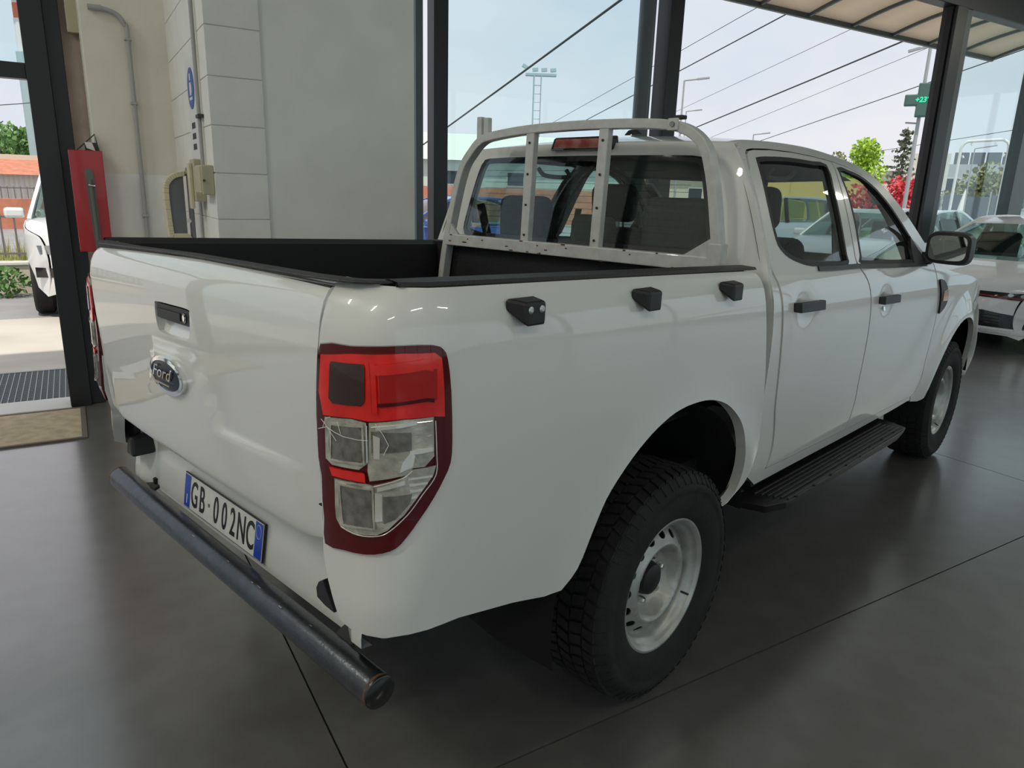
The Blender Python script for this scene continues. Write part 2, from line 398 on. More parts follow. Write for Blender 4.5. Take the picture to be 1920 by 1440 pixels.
# ------------------------------------------------------------------ glass front
def wroot(name, label, cat, loc):
    o = empty(name, loc); tag(o, label, cat, kind='structure'); return o
def member(name, m, root, a, bevel=0.004):
    o = boxo(name, m, *a, bevel=bevel); l = root.location; o.location = Vector(o.location)-l; o.parent = root; return o
lin = boxo('trim_1', 'frame_black', U0, U1, VF-0.06, VF+0.14, 4.11, 4.42, bevel=0.01); tag(lin, 'long black lintel beam above the glass front', 'beam', kind='structure')
w1 = wroot('window_1', 'parked sliding glass door left of the open gateway, tinted pane', 'window', (2.6, VF, 0))
member('stile', 'frame_black', w1, (1.46, 1.59, VF-0.04, VF+0.10, 0, 4.11))
member('pane', 'facade_glass', w1, (1.59, 3.73, VF+0.05, VF+0.062, 0.08, 4.11), 0)
st = MB().tube([(3.80, VF+0.055, 0.0), (3.80, VF+0.055, 4.11)], 0.082, 20).build('stile', 'frame_grey', None, smooth=40); st.location = (-2.6, -VF, 0); st.parent = w1
member('bottom_rail', 'frame_black', w1, (1.59, 3.73, VF+0.02, VF+0.09, 0, 0.09))
w1b = wroot('window_2', 'slim dark frame post at the end of the grey inner wall', 'window', (1.33, VF, 0))
member('post', 'frame_grey', w1b, (1.30, 1.365, VF-0.03, VF+0.08, 0, 4.11))
member('pane', 'facade_glass', w1b, (0.47, 1.30, VF+0.02, VF+0.03, 0, 4.11), 0)
dr = wroot('door_1', 'wide open gateway in the glass front with black posts', 'door', (6.5, VF, 0))
member('post', 'frame_black', dr, (3.995, 4.165, VF-0.07, VF+0.13, 0, 4.11))
member('post', 'frame_black', dr, (8.93, 9.18, VF-0.07, VF+0.13, 0, 4.11))
member('rubber_strip', 'rubber_seal', dr, (8.90, 8.93, VF-0.02, VF+0.06, 0, 4.11))
member('floor_track', 'galvanised', dr, (4.17, 8.9, VF+0.0, VF+0.05, 0.0, 0.006), 0)
w3 = wroot('window_3', 'tinted glass pane right of the open gateway', 'window', (10.3, VF, 0))
member('stile', 'frame_grey', w3, (9.20, 9.33, VF-0.05, VF+0.10, 0, 4.11))
member('pane', 'facade_glass', w3, (9.33, 11.30, VF+0.04, VF+0.052, 0.08, 4.11), 0)
member('post', 'frame_grey', w3, (11.30, 11.72, VF-0.05, VF+0.12, 0, 4.11))
member('bottom_rail', 'frame_black', w3, (9.33, 11.30, VF+0.0, VF+0.09, 0, 0.09))
w4 = wroot('window_4', 'last tinted glass pane at the far right end', 'window', (14.0, VF, 0))
member('pane', 'facade_glass', w4, (11.72, 16.9, VF+0.04, VF+0.052, 0.08, 4.11), 0)
member('bottom_rail', 'frame_black', w4, (11.72, 16.9, VF+0.0, VF+0.09, 0, 0.09))
d2 = wroot('door_2', 'open entrance door with wide black frame post and transom', 'door', (-2.6, VF, 0))
member('post', 'frame_black', d2, (-1.405, -1.275, VF-0.08, VF+0.10, 0, 4.11))
member('post', 'frame_black', d2, (-1.277, -1.186, VF-0.03, VF+0.12, 0, 4.11))
member('transom', 'frame_black', d2, (-4.2, -1.405, VF-0.04, VF+0.06, 2.19, 2.285))
member('pane', 'facade_glass', d2, (-4.2, -1.405, VF+0.02, VF+0.03, 2.285, 4.11), 0)
member('post', 'frame_black', d2, (-4.35, -4.2, VF-0.05, VF+0.1, 0, 4.11))
w5 = wroot('window_5', 'tinted glass panes left of the entrance door', 'window', (-5.6, VF, 0))
member('pane', 'facade_glass', w5, (-6.95, -4.35, VF+0.02, VF+0.03, 0.05, 4.11), 0)
member('bottom_rail', 'frame_black', w5, (-6.95, -4.35, VF-0.03, VF+0.07, 0.0, 0.08))

wb = wroot('added_window_6', 'added unseen window band in the wall behind the viewer', 'window', (5, V0, 0))  # unseen window band, added to light the pickup side and interior
for i in range(9): member('mullion', 'frame_black', wb, (U0+i*3.0-0.05, U0+i*3.0+0.05, V0-0.12, V0-0.02, 0.8, 4.2))
member('pane', 'facade_glass', wb, (U0, U1, V0-0.08, V0-0.07, 0.8, 4.2), 0)
we = wroot('added_window_7', 'added unseen window in the far end wall of the hall', 'window', (U1+0.1, -3, 0))  # unseen window, added for floor sheen and reflections on the hatchback
for i in range(5): member('mullion', 'frame_black', we, (U1+0.03, U1+0.13, V0+i*3.1-0.05, V0+i*3.1+0.05, 0.3, 4.1))
member('pane', 'facade_glass', we, (U1+0.08, U1+0.09, V0, VF+0.1, 0.3, 4.1), 0)
gb = boxo('ground_back', 'concrete_out', -60, 80, -60, V0-0.2, -0.3, -0.06); tag(gb, 'pale yard behind the hall', 'ground', kind='structure')
# ------------------------------------------------------------------ added ceiling lamps, out of view
first = None
LAMPS = ((-4.6, 1.6, 'strip lamp nearest the entrance door'), (-4.6, -1.4, 'second strip lamp from the entrance door'), (-4.6, -4.6, 'strip lamp in the corner behind the viewer'), (-0.4, -4.6, 'strip lamp above the space behind the viewer'), (3.4, -4.6, 'strip lamp above the space right of the viewer'), (12.5, 0.3, 'strip lamp over the far end to brighten the white hatchback'))  # unseen lamps added as interior fill, the last one for the hatchback
for u, v, lb in LAMPS:
    if True:
        r = empty('fill_strip_lamp', (u, v, ZC-0.12)); tag(r, 'added unseen fluorescent '+lb, 'lamp', 'added ceiling strip lamps')
        if first is None:
            h = MB().box(-0.78, 0.78, -0.07, 0.07, 0.02, 0.10).build('housing', 'lamp_white', r, bevel=0.008)
            h2 = MB().box(-0.4, -0.38, -0.01, 0.01, 0.10, 0.12).build('hanger', 'bright_metal', r); h3 = MB().box(0.38, 0.4, -0.01, 0.01, 0.10, 0.12).build('hanger', 'bright_metal', r)
            first = (h, h2, h3)
        else:
            for q in first: cpy = q.copy(); COL.objects.link(cpy); cpy.parent = r
        L = bpy.data.lights.new('fill_tube_light', 'AREA'); L.shape = 'RECTANGLE'; L.size = 1.5; L.size_y = 0.12; L.energy = LAMP_POWER*(1.6 if u > 8 else 1.0 if v > -2 else 0.38); L.color = (1.0, 0.955, 0.83)
        lo = bpy.data.objects.new('fill_tube_light', L); COL.objects.link(lo); lo.parent = r; lo.location = (0, 0, 0.012)

# ------------------------------------------------------------------ things on the wall
def place(root, o): o.location = Vector(o.location)-root.location; o.parent = root; return o
jb = empty('junction_box', (-1.09, 3.6, 2.5)); tag(jb, 'beige plastic junction box on the pinkish wall strip', 'junction box')
MB().box(-0.055, 0.055, -0.10, 0.0, 0.0, 0.30).build('case', 'box_beige', jb, bevel=0.012)
MB().box(-0.060, 0.060, -0.115, -0.098, -0.005, 0.305).build('lid', 'box_beige', jb, bevel=0.006)
for a in (0.02, 0.28): MB().tube([(0.03, -0.114, a), (0.03, -0.120, a)], 0.006, 8).build('screw', 'bright_metal', jb)
MB().tube([(0.055, -0.05, 0.07), (0.085, -0.05, 0.07)], 0.018, 12).build('gland', 'pipe_grey', jb)
cp = empty('conduit_pipe', (-0.84, 3.025, 0)); tag(cp, 'grey conduit pipe bending down the beige pier', 'pipe')
MB().tube(smooth_poly([(-0.20, 0.0, 2.575), (-0.13, 0, 2.578), (-0.05, 0, 2.555), (-0.012, 0, 2.50), (0, 0, 2.43), (0, 0, 1.8), (0, 0, 0.0)], 6), 0.013, 12).build('pipe', 'pipe_grey', cp, smooth=50)
MB().tube([(-0.13, 0, 2.578), (-0.20, 0, 2.575)], 0.017, 12).build('coupling', 'pipe_grey', cp, smooth=50)
for a in (2.42, 2.05, 1.36, 0.6): MB().box(-0.02, 0.02, -0.016, 0.0195, a-0.008, a+0.008).build('clamp', 'pipe_grey', cp, bevel=0.003)
c2 = empty('conduit_pipe', (-0.632, 1.90, 1.66)); tag(c2, 'thin grey conduit running down the white block wall to the switch box', 'pipe')
MB().tube([(0, 0.0, 0.0), (0, 0.01, 3.2)], 0.011, 12).build('pipe', 'pipe_grey', c2, smooth=50)
MB().tube([(0.006, -0.045, -0.05), (0.006, -0.05, 3.2)], 0.004, 6).build('cable', 'wall_beige', c2, smooth=50)
for a in (0.25, 1.2): MB().box(-0.016, 0.012, -0.07, 0.02, a-0.008, a+0.008).build('clamp', 'cable', c2)
sb = empty('switch_box', (-0.62, 1.76, 1.52)); tag(sb, 'square beige switch box at the lower end of the thin conduit', 'switch box')
MB().box(-0.06, 0.0, -0.10, 0.10, 0.0, 0.145).build('case', 'box_beige', sb, bevel=0.006)
MB().box(-0.065, -0.058, -0.09, 0.09, 0.008, 0.137).build('cover', 'box_beige', sb, bevel=0.003)
MB().tube([(-0.05, -0.10, 0.07), (-0.05, -0.115, 0.07)], 0.006, 8).build('screw', 'cable', sb)
el = empty('wall_floodlight', (-0.62, 2.05, 1.24)); tag(el, 'cream framed grey floodlight sticking out from the block wall', 'lamp')
MB().box(-0.055, 0.0, -0.11, 0.02, 0.24, 0.46).build('mounting_plate', 'box_beige', el, bevel=0.005)
MB().box(-0.075, -0.055, -0.07, 0.0, 0.20, 0.44).build('hinge', 'cream', el, bevel=0.005)
prof = smooth_poly([(-0.06, 0.40), (-0.13, 0.385), (-0.175, 0.345), (-0.19, 0.28), (-0.185, 0.10), (-0.178, 0.035)], 4)+[(-0.06, 0.035)]
def fe(a, b, d): return (a, 0.09+d, b)
inn = offset_poly(prof, 0.026)
MB().prism(inn, fe, 0.05).build('lens', 'lens_grey', el, loc=(0, -0.005, 0))
m_ = MB(); n_ = len(prof)
for i in range(n_-1):
    a, b, c_, d3 = prof[i], prof[i+1], inn[i+1], inn[i]
    m_.hexa([fe(*a, -0.02), fe(*b, -0.02), fe(*c_, -0.02), fe(*d3, -0.02), fe(*a, 0.09), fe(*b, 0.09), fe(*c_, 0.09), fe(*d3, 0.09)])
m_.build('frame', 'cream', el, bevel=0.004)
MB().box(-0.062, -0.045, 0.06, 0.16, 0.03, 0.42).build('back_case', 'lens_grey', el, bevel=0.004)
MB().tube([(-0.075, 0.085, 0.13), (-0.075, 0.07, 0.13)], 0.012, 10).build('knob', 'sign_white', el)
sg = empty('wall_sign', (-0.624, 2.13, 1.70)); tag(sg, 'white wall sign with blue round pictogram and three lines of lettering', 'sign')
MB().box(-0.004, 0.003, -0.15, 0.15, 0.0, 0.52).build('board', 'sign_white', sg)
MB().lathe([(0.0, 0), (0.105, 0), (0.105, 0.003), (0, 0.003)], 36, 'z').build('disc', 'sign_blue', sg, loc=(-0.0045, 0, 0.37), rot=(0, -math.pi/2, 0))
pic = MB(); pic.box(-0.009, -0.0078, -0.028, 0.028, 0.335, 0.40); pic.box(-0.009, -0.0078, -0.018, 0.018, 0.41, 0.445); pic.box(-0.009, -0.0078, -0.05, 0.05, 0.31, 0.325); pic.box(-0.009, -0.0078, -0.04, -0.03, 0.345, 0.39)
pic.build('pictogram', 'sign_white', sg)
for i in range(3):
    q = MB(); yy = 0.06; zz_ = 0.165-i*0.055
    pts_ = []
    for k_ in range(11): pts_ += [(yy-k_*0.011, zz_+(0.03 if k_ % 2 else 0.0)), (yy-k_*0.011-0.006, zz_+(0.03 if k_ % 2 else 0.0))]
    q.bar([(-0.005, a_, b_) for a_, b_ in pts_], 0.002, 0.005, (1, 0, 0)); q.build('lettering', 'sign_ink', sg)
fb = empty('fire_cabinet', (-1.14, 3.045, 1.14)); tag(fb, 'red fire hose cabinet with slot and hose hanging beside the door post', 'cabinet')
MB().box(-0.092, 0.088, -0.10, 0.0, 0.0, 0.61).build('case', 'fire_red', fb, bevel=0.004)
slot = smooth_poly([(-0.018, 0.46), (-0.016, 0.49), (0.004, 0.505), (0.024, 0.49), (0.026, 0.46)], 4)+[(0.030, 0.12), (0.024, 0.0), (-0.006, 0.0), (-0.010, 0.12)]
MB().prism(slot, lambda a, b, d: (a, -0.1005-d, b), 0.012).build('slot_cover', 'hose_grey', fb)
MB().tube(smooth_poly([(0.006, -0.112, 0.44), (0.008, -0.116, 0.30), (0.010, -0.114, 0.15), (0.008, -0.112, 0.02)], 4), 0.011, 10).build('hose', 'hose_grey', fb, smooth=50)
MB().tube([(-0.005, -0.122, 0.405), (0.03, -0.122, 0.40)], 0.007, 8).build('latch', 'chrome', fb, smooth=50)
q = MB(); q.bar([(-0.045, -0.03, 0.61), (0.06, -0.02, 0.71), (0.075, -0.02, 0.61)], 0.008, 0.016, (0, 1, 0)); q.build('strap', 'cable', fb)
q = MB(); q.box(0.0, 0.07, -0.03, -0.018, 0.61, 0.66); q.build('bracket', 'cable', fb)
q = MB(); q.hexa([(0.01,-0.05,0.625),(0.055,-0.05,0.61),(0.055,-0.046,0.61),(0.01,-0.046,0.625),(0.0,-0.05,0.66),(0.04,-0.05,0.66),(0.04,-0.046,0.66),(0.0,-0.046,0.66)]); q.build('inspection_tag', 'sign_white', fb)
# door mat, threshold, grate
mt = empty('door_mat', (-2.8, 3.055, 0)); tag(mt, 'brown coir door mat with dark edge inside the entrance', 'mat')
MB().box(-1.45, 1.45, -0.345, 0.345, 0.0, 0.008).build('pile', 'mat_brown', mt)
MB().box(1.45, 1.48, -0.37, 0.37, 0.0, 0.011).box(-1.48, -1.45, -0.37, 0.37, 0.0, 0.011).box(-1.45, 1.45, 0.345, 0.37, 0.0, 0.011).box(-1.45, 1.45, -0.37, -0.345, 0.0, 0.011).build('edging', 'mat_edge', mt)
th = boxo('trim_2', 'threshold', -4.2, -1.40, 3.44, 3.74, -0.05, 0.012, bevel=0.006); tag(th, 'pale stone threshold of the entrance door', 'threshold', kind='structure')
gr = empty('floor_grate', (-2.9, 4.25, 0)); tag(gr, 'galvanised drain grate set in the ground outside the entrance', 'grate')
MB().box(-1.5, 1.5, -0.5, 0.5, -0.06, -0.045).build('pit', 'dark_void', gr)
q = MB()
for i in range(76): q.box(-1.5+i*0.04-0.003, -1.5+i*0.04+0.003, -0.5, 0.5, -0.025, 0.0)
q.build('bearing_bars', 'grate_steel', gr)['kind'] = 'stuff'
q = MB()
for i in range(26): q.box(-1.5, 1.5, -0.5+i*0.04-0.003, -0.5+i*0.04+0.003, -0.02, -0.002)
q.build('cross_bars', 'grate_steel', gr)['kind'] = 'stuff'
MB().box(1.5, 1.53, -0.53, 0.53, -0.03, 0.003).box(-1.53, -1.5, -0.53, 0.53, -0.03, 0.003).box(-1.5, 1.5, 0.5, 0.53, -0.03, 0.003).box(-1.5, 1.5, -0.53, -0.5, -0.03, 0.003).build('rim', 'grate_steel', gr)
# ------------------------------------------------------------------ body surfaces of the pickup (metres, x forward from the rear axle, y left)
def interp(xs,ys,x):
    # monotone-ish cubic hermite (catmull-rom, clamped)
    n=len(xs)
    if x<=xs[0]: return ys[0]+(x-xs[0])*(ys[1]-ys[0])/(xs[1]-xs[0])
    if x>=xs[-1]: return ys[-1]+(x-xs[-1])*(ys[-1]-ys[-2])/(xs[-1]-xs[-2])
    i=0
    while x>xs[i+1]: i+=1
    def m(k):
        if k==0: return (ys[1]-ys[0])/(xs[1]-xs[0])
        if k==n-1: return (ys[-1]-ys[-2])/(xs[-1]-xs[-2])
        return (ys[k+1]-ys[k-1])/(xs[k+1]-xs[k-1])
    h=xs[i+1]-xs[i]; t=(x-xs[i])/h
    return ((2*t**3-3*t*t+1)*ys[i]+(t**3-2*t*t+t)*h*m(i)+(-2*t**3+3*t*t)*ys[i+1]+(t**3-t*t)*h*m(i+1))
BZ=[.55,.65,.80,1.0,1.15,1.25,1.31,1.35,1.375,1.392]
BW=[.893,.903,.914,.920,.918,.912,.902,.886,.868,.840]
CZ=[.48,.58,.70,.85,1.0,1.1,1.18,1.24,1.29,1.32,1.4,1.5,1.6,1.68,1.74,1.80]
CW=[.858,.878,.893,.904,.910,.910,.906,.898,.882,.868,.838,.800,.756,.712,.668,.60]
def rake(x): return -.03*x   # rail/belt falls towards the front
def flare(x,z,cx,a=.016):
    r=math.hypot(x-cx,z-.42); return a*math.exp(-((r-.50)/.09)**2)
def Wbed(x,z):
    return interp(BZ,BW,z-rake(x)+.009)+flare(x,z,0)
def Wcab(x,z):
    w=interp(CZ,CW,z-.5*rake(x-1.2)-.0)
    if x>2.2: w-= .03*((x-2.2)/.6)**2*min(1,max(0,(z-1.25)/.4))
    if x>3.3: w-= .10*((x-3.3)/.8)**2
    return w+flare(x,z,3.22,.034)
def dent(x,z):
    return .013*math.exp(-(((x-.78)/.065)**2+((z-1.207)/.058)**2)**1.3)+.013*math.exp(-(((x-1.70)/.065)**2+((z-1.157)/.058)**2)**1.3)
def Pcab(x,z,d=0): return (x,-(Wcab(x,z)-d-dent(x,z)),z)
SC=-.90; 
def _corner():
    n=80; pts=[]
    for i in range(n+1):
        t=math.pi/2*i/n
        e=2/2.7
        pts.append((math.sin(t)**e,math.cos(t)**e))
    return pts
_C=_corner()
def Pbed(s,z,d=0):
    """s>=SC: side, x=s ; s<SC: round the rear corner"""
    if s>=SC: return (s,-(Wbed(s,z)-d),z)
    W=Wbed(SC,z); A=xtg_edge(z); a=SC-A-d; b=W-.66-d
    e=2/(2.7+1.6*max(0,min(1,(.95-z)/.2)))
    L=SC-s; acc=0; px,py=0,1
    for i in range(1,61):
        t=math.pi/2*i/60; cx,cy=math.sin(t)**e,max(0,math.cos(t))**e
        l=math.hypot((cx-px)*a,(cy-py)*b)
        if acc+l>=L:
            t=(L-acc)/max(l,1e-9); cx=px+(cx-px)*t; cy=py+(cy-py)*t
            return (SC-a*cx,-(.66+b*cy),z)
        acc+=l; px,py=cx,cy
    return (SC-a,-(.66)+(L-acc),z)
TZ=[.82,.84,.88,.95,1.05,1.2,1.30,1.35,1.38,1.395]
TX=[-1.08,-1.088,-1.093,-1.097,-1.101,-1.105,-1.102,-1.092,-1.072,-1.04]
EZ=[.60,.66,.72,.82,.95,1.1,1.3,1.36,1.395]
EX=[-1.055,-1.092,-1.102,-1.100,-1.096,-1.094,-1.088,-1.070,-1.035]
def xtg_edge(z): return interp(EZ,EX,z)
def Ptg(y,z,d=0):
    return (interp(TZ,TX,z)+.012*(y/.69)**2+d,y,z)
TR = empty('pickup_truck', (0, 0, 0), math.radians(15))
tag(TR, 'white double cab pickup truck with steel load rack and black rear bar', 'pickup truck')
def zt_bed(x): return 1.3646-0.03*x
def PbedL(s, z, d=0):
    x, y, zz = Pbed(s, z, d); 
    if x < -0.9: x += (0.30-0.24*max(0, min(1, (zz-0.82)/0.08)))*(-0.9-x)*max(0, min(1, (abs(y)-0.60)/0.27))
    return (x, y+0.032, zz-0.020*max(0, min(1, (zz-0.75)/0.6)))
OR_ = lambda l: [(-a, b) for a, b in l]
# ---- outlines (surface coordinates)
LIGHT = [(-1.227,1.278),(-1.139,1.286),(-1.034,1.294),(-0.975,1.293),(-0.955,1.283),(-0.947,1.263),(-0.942,1.199),(-0.941,1.102),(-0.945,1.056),(-0.961,1.024),(-0.983,0.988),(-1.01,0.949),(-1.039,0.913),(-1.06,0.892),(-1.088,0.880),(-1.127,0.871),(-1.185,0.864),(-1.250,0.856),(-1.245,0.91),(-1.245,1.003),(-1.254,1.04),(-1.254,1.11),(-1.242,1.219)]
ARCH = [(-0.551,0.601),(-0.5,0.647),(-0.453,0.74),(-0.408,0.814),(-0.347,0.872),(-0.274,0.923),(-0.195,0.962),(-0.106,0.989),(-0.012,0.997),(0.093,0.989),(0.196,0.957),(0.281,0.903),(0.334,0.846),(0.37,0.766),(0.387,0.689),(0.383,0.62),(0.361,0.584),(0.315,0.562)]
BEDF = [(0.345,0.566),(0.418,0.625),(0.461,0.685),(0.498,0.755),(0.493,0.872),(0.479,0.971),(0.454,1.122),(0.434,1.247),(0.428,1.299),(0.423,1.325),(0.405,1.346)]
QREAR = [(-1.185,1.388),(-1.205,1.345),(-1.224,1.302),(-1.235,1.259),(-1.252,1.125),(-1.249,1.023),(-1.248,0.92),(-1.256,0.852),(-1.257,0.821),(-1.249,0.781),(-1.235,0.747),(-1.217,0.713),(-1.203,0.690)]
QBOT = [(-1.165,0.684),(-1.125,0.687),(-1.086,0.690),(-1.041,0.695),(-0.9,0.679),(-0.728,0.64),(-0.61,0.606)]
bed_poly = smooth_poly(QREAR, 3)+QBOT+smooth_poly(ARCH, 3)+smooth_poly(BEDF, 3)+[(x, zt_bed(x)+0.0012*(1-((x+0.38)/0.76)**2)) for x in (0.36,0.2,0,-0.2,-0.4,-0.6,-0.8,-0.95,-1.05,-1.12)]
ARCH_R = ARCH
CABGAP = [(0.64,1.735),(0.608,1.689),(0.586,1.63),(0.574,1.556),(0.563,1.465),(0.555,1.39),(0.557,1.35),(0.568,1.32),(0.58,1.29),(0.588,1.22),(0.60,1.08),(0.615,0.95),(0.632,0.85),(0.66,0.77),(0.68,0.70),(0.685,0.64),(0.676,0.594)]
BGAP = [(1.485,1.752),(1.432,1.664),(1.40,1.542),(1.38,1.406),(1.374,1.345),(1.397,1.314),(1.45,1.261),(1.486,1.187),(1.505,1.083),(1.512,0.921),(1.515,0.80),(1.53,0.72),(1.53,0.65),(1.518,0.562)]
DTOP_R = [(0.67,1.748),(0.72,1.755),(0.885,1.764),(1.096,1.767),(1.312,1.762)]
FGAP = [(2.50,1.288),(2.52,1.22),(2.56,1.15),(2.605,1.05),(2.62,0.95),(2.612,0.81),(2.617,0.70),(2.622,0.63),(2.60,0.565),(2.545,0.530)]
DTOP_F = [(1.638,1.737),(1.792,1.706),(1.905,1.665),(2.096,1.562),(2.30,1.420),(2.44,1.330)]
RWIN = [(0.69,1.705),(0.72,1.722),(0.86,1.731),(1.03,1.736),(1.25,1.734),(1.385,1.728),(1.336,1.639),(1.301,1.497),(1.280,1.37),(1.272,1.335),(1.10,1.338),(0.904,1.345),(0.802,1.361),(0.717,1.383),(0.664,1.412),(0.643,1.446),(0.642,1.519),(0.658,1.612)]
FWIN = [(1.497,1.720),(1.63,1.714),(1.741,1.698),(1.857,1.660),(1.941,1.614),(2.032,1.554),(2.124,1.482),(2.233,1.397),(2.345,1.312),(2.34,1.296),(2.159,1.300),(1.80,1.313),(1.434,1.328),(1.435,1.36),(1.455,1.47),(1.475,1.60)]
g = 0.0058
def shrink(p): return offset_poly(p, g)
rdoor = smooth_poly(list(reversed(CABGAP)), 3)+DTOP_R+smooth_poly(BGAP, 3)+[(1.2,0.574),(0.9,0.585)]
fdoor = smooth_poly(list(reversed(BGAP)), 3)+DTOP_F+smooth_poly(FGAP, 3)+[(2.2,0.541),(1.8,0.553)]
def ztop(x): return interp([.55,.62,.75,1.0,1.3,1.5,1.7,1.85,2.0,2.2,2.45,2.62], [1.748,1.768,1.785,1.797,1.799,1.789,1.768,1.738,1.682,1.560,1.388,1.268], x)
XZ = [1.0,1.30,1.385,1.60,1.73,1.768,1.80]; XX = [0.49,0.495,0.507,0.533,0.553,0.572,0.605]
def xr(z): return interp(XZ, XX, z)
RC = 0.034
ring_out = [(xr(zz)+RC, zz) for zz in (0.70,0.9,1.1,1.25,1.35,1.45,1.55,1.65,1.71,1.748)]+[(x, ztop(x)) for x in (0.66,0.75,0.9,1.1,1.3,1.5,1.62,1.7,1.78,1.85,1.92,2.0,2.1,2.2,2.32,2.45,2.55)]+[(2.62,1.268),(2.66,1.10),(2.67,0.9),(2.67,0.7),(2.66,0.60),(2.62,0.505),(2.2,0.506),(1.5,0.520),(0.9,0.538),(0.62,0.545),(0.535,0.60)]
hole = smooth_poly(list(reversed(CABGAP)), 3)+DTOP_R+[BGAP[0]]+DTOP_F+smooth_poly(FGAP, 3)+[(2.2,0.541),(1.8,0.553),(1.518,0.562),(1.2,0.574),(0.9,0.585)]
FCX, FCZ, FR = 3.22, 0.445, 0.478
farch = [(FCX+FR*math.cos(math.radians(a)), FCZ+FR*math.sin(math.radians(a))) for a in range(187, -13, -8)]
fender = list(reversed([(a+0.006, b) for a, b in smooth_poly(FGAP, 3)]))+[(2.535,1.312),(2.60,1.262),(2.75,1.235),(2.95,1.207),(3.3,1.168),(3.6,1.115),(3.82,1.035),(3.92,0.93),(3.93,0.80),(3.86,0.60),(3.74,0.44)]
fender = fender+list(reversed([q for q in farch if q[1] > 0.46]))+[(2.735,0.50),(2.66,0.485),(2.58,0.495)]

for mir in (False, True):
    sy = 1 if mir else -1
    PB = PbedL if mir else Pbed
    side = 'left' if mir else 'right'
    # load bed side, tail light, rope hooks
    bs = panel('bed_side', 'paint', bed_poly, PB, TR, depth=0.035, step=0.045, mirror=mir)
    panel('bed_gap_shade', 'rubber_seal', [(a+0.012, b) for a, b in smooth_poly(BEDF, 2)]+[(a-0.03, b) for a, b in reversed(smooth_poly(BEDF, 2))], PB, TR, d=0.03, depth=0.0, mirror=mir)  # dark strip standing in for shade between bed and cab
    panel('tailgate_gap_shade', 'dark_void', [(a-0.03, b) for a, b in QREAR[:7]]+[(a+0.012, b) for a, b in reversed(QREAR[:7])], PB, TR, d=0.012, depth=0.0, step=0.1, mirror=mir)  # dark strip behind the tailgate gap, painted in as its shade
    tl = empty('tail_light', (0, 0, 0), 0, TR); tl['label'] = 'tall tail light, red above and clear below'+('' if mir else ', cracked lens')
    panel('housing', 'light_darkred', smooth_poly(LIGHT, 2, True), PB, tl, d=-0.006, depth=0.03, step=0.03, mirror=mir)
    panel('red_lens', 'light_red', [(-1.229,1.259),(-1.141,1.273),(-1.035,1.281),(-0.977,1.28),(-0.963,1.268),(-0.961,1.208),(-0.961,1.154),(-0.985,1.158),(-1.041,1.157),(-1.095,1.149),(-1.113,1.147),(-1.15,1.148),(-1.232,1.138),(-1.243,1.185)], PB, tl, d=-0.010, depth=0.004, step=0.02, mirror=mir)
    panel('dark_lens', 'light_black', offset_poly([(-1.199,1.254),(-1.118,1.259),(-1.115,1.25),(-1.119,1.184),(-1.127,1.174),(-1.202,1.167),(-1.215,1.177),(-1.205,1.247)], 0.002), PB, tl, d=-0.0125, depth=0.003, step=0.02, mirror=mir)
    for i, (za, zb) in enumerate(((1.238,1.262),(1.178,1.188))):
        panel('red_ridge', 'light_darkred' if i else 'light_red', [(-1.095,za),(-1.0,za+0.012),(-0.985,za+0.008),(-0.985,zb+0.006),(-1.0,zb+0.008),(-1.095,zb-0.004)], PB, tl, d=-0.0135, depth=0.004, step=0.02, mirror=mir)
    panel('red_inner', 'light_midred', [(-1.086,1.176),(-1.03,1.186),(-0.978,1.190),(-0.976,1.250),(-1.03,1.248),(-1.086,1.238)], PB, tl, d=-0.0115, depth=0.003, step=0.02, mirror=mir)
    panel('red_ridge', 'light_red', [(-1.105,1.165),(-1.095,1.165),(-1.095,1.262),(-1.105,1.262)], PB, tl, d=-0.0135, depth=0.004, step=0.02, mirror=mir)
    panel('clear_lens', 'light_clear', [(-1.227,1.135),(-1.15,1.146),(-1.117,1.143),(-1.118,1.061),(-1.137,1.046),(-1.21,1.04),(-1.229,1.049)], PB, tl, d=-0.010, depth=0.004, step=0.02, mirror=mir)
    panel('clear_lens', 'light_clear', [(-1.111,1.144),(-1.041,1.155),(-0.985,1.157),(-0.985,1.078),(-1.004,1.059),(-1.027,1.058),(-1.04,1.044),(-1.113,1.026),(-1.117,1.047)], PB, tl, d=-0.010, depth=0.004, step=0.02, mirror=mir)
    panel('red_bar', 'light_red', [(-1.219,1.033),(-1.125,1.04),(-1.123,1.022),(-1.211,1.017)], PB, tl, d=-0.011, depth=0.004, step=0.02, mirror=mir)
    panel('clear_lens', 'light_clear', [(-1.203,1.011),(-1.121,1.019),(-1.106,1.017),(-1.05,1.036),(-1.029,1.055),(-0.981,1.058),(-0.987,1.039),(-1.014,1.003),(-1.044,0.961),(-1.079,0.928),(-1.101,0.917),(-1.147,0.91),(-1.191,0.914),(-1.203,0.928)], PB, tl, d=-0.010, depth=0.004, step=0.02, mirror=mir)
    panel('bulb_well', 'light_bulb', smooth_poly(offset_poly([(-1.21,1.125),(-1.129,1.135),(-1.128,1.062),(-1.215,1.053)], 0.004), 4, True), PB, tl, d=-0.012, depth=0.003, step=0.02, mirror=mir)
    panel('bulb_well', 'light_bulb', smooth_poly(offset_poly([(-1.19,1.005),(-1.11,1.011),(-1.108,0.931),(-1.184,0.923)], 0.004), 4, True), PB, tl, d=-0.012, depth=0.003, step=0.02, mirror=mir)
    for ww in ([(-1.213,1.128),(-1.126,1.139),(-1.125,1.059),(-1.218,1.049)], [(-1.193,1.008),(-1.107,1.014),(-1.105,0.928),(-1.187,0.919)]):
        panel('bezel', 'light_clear', ww, PB, tl, holes=[offset_poly(ww, 0.0045)], d=-0.0135, depth=0.004, step=0.03, mirror=mir)
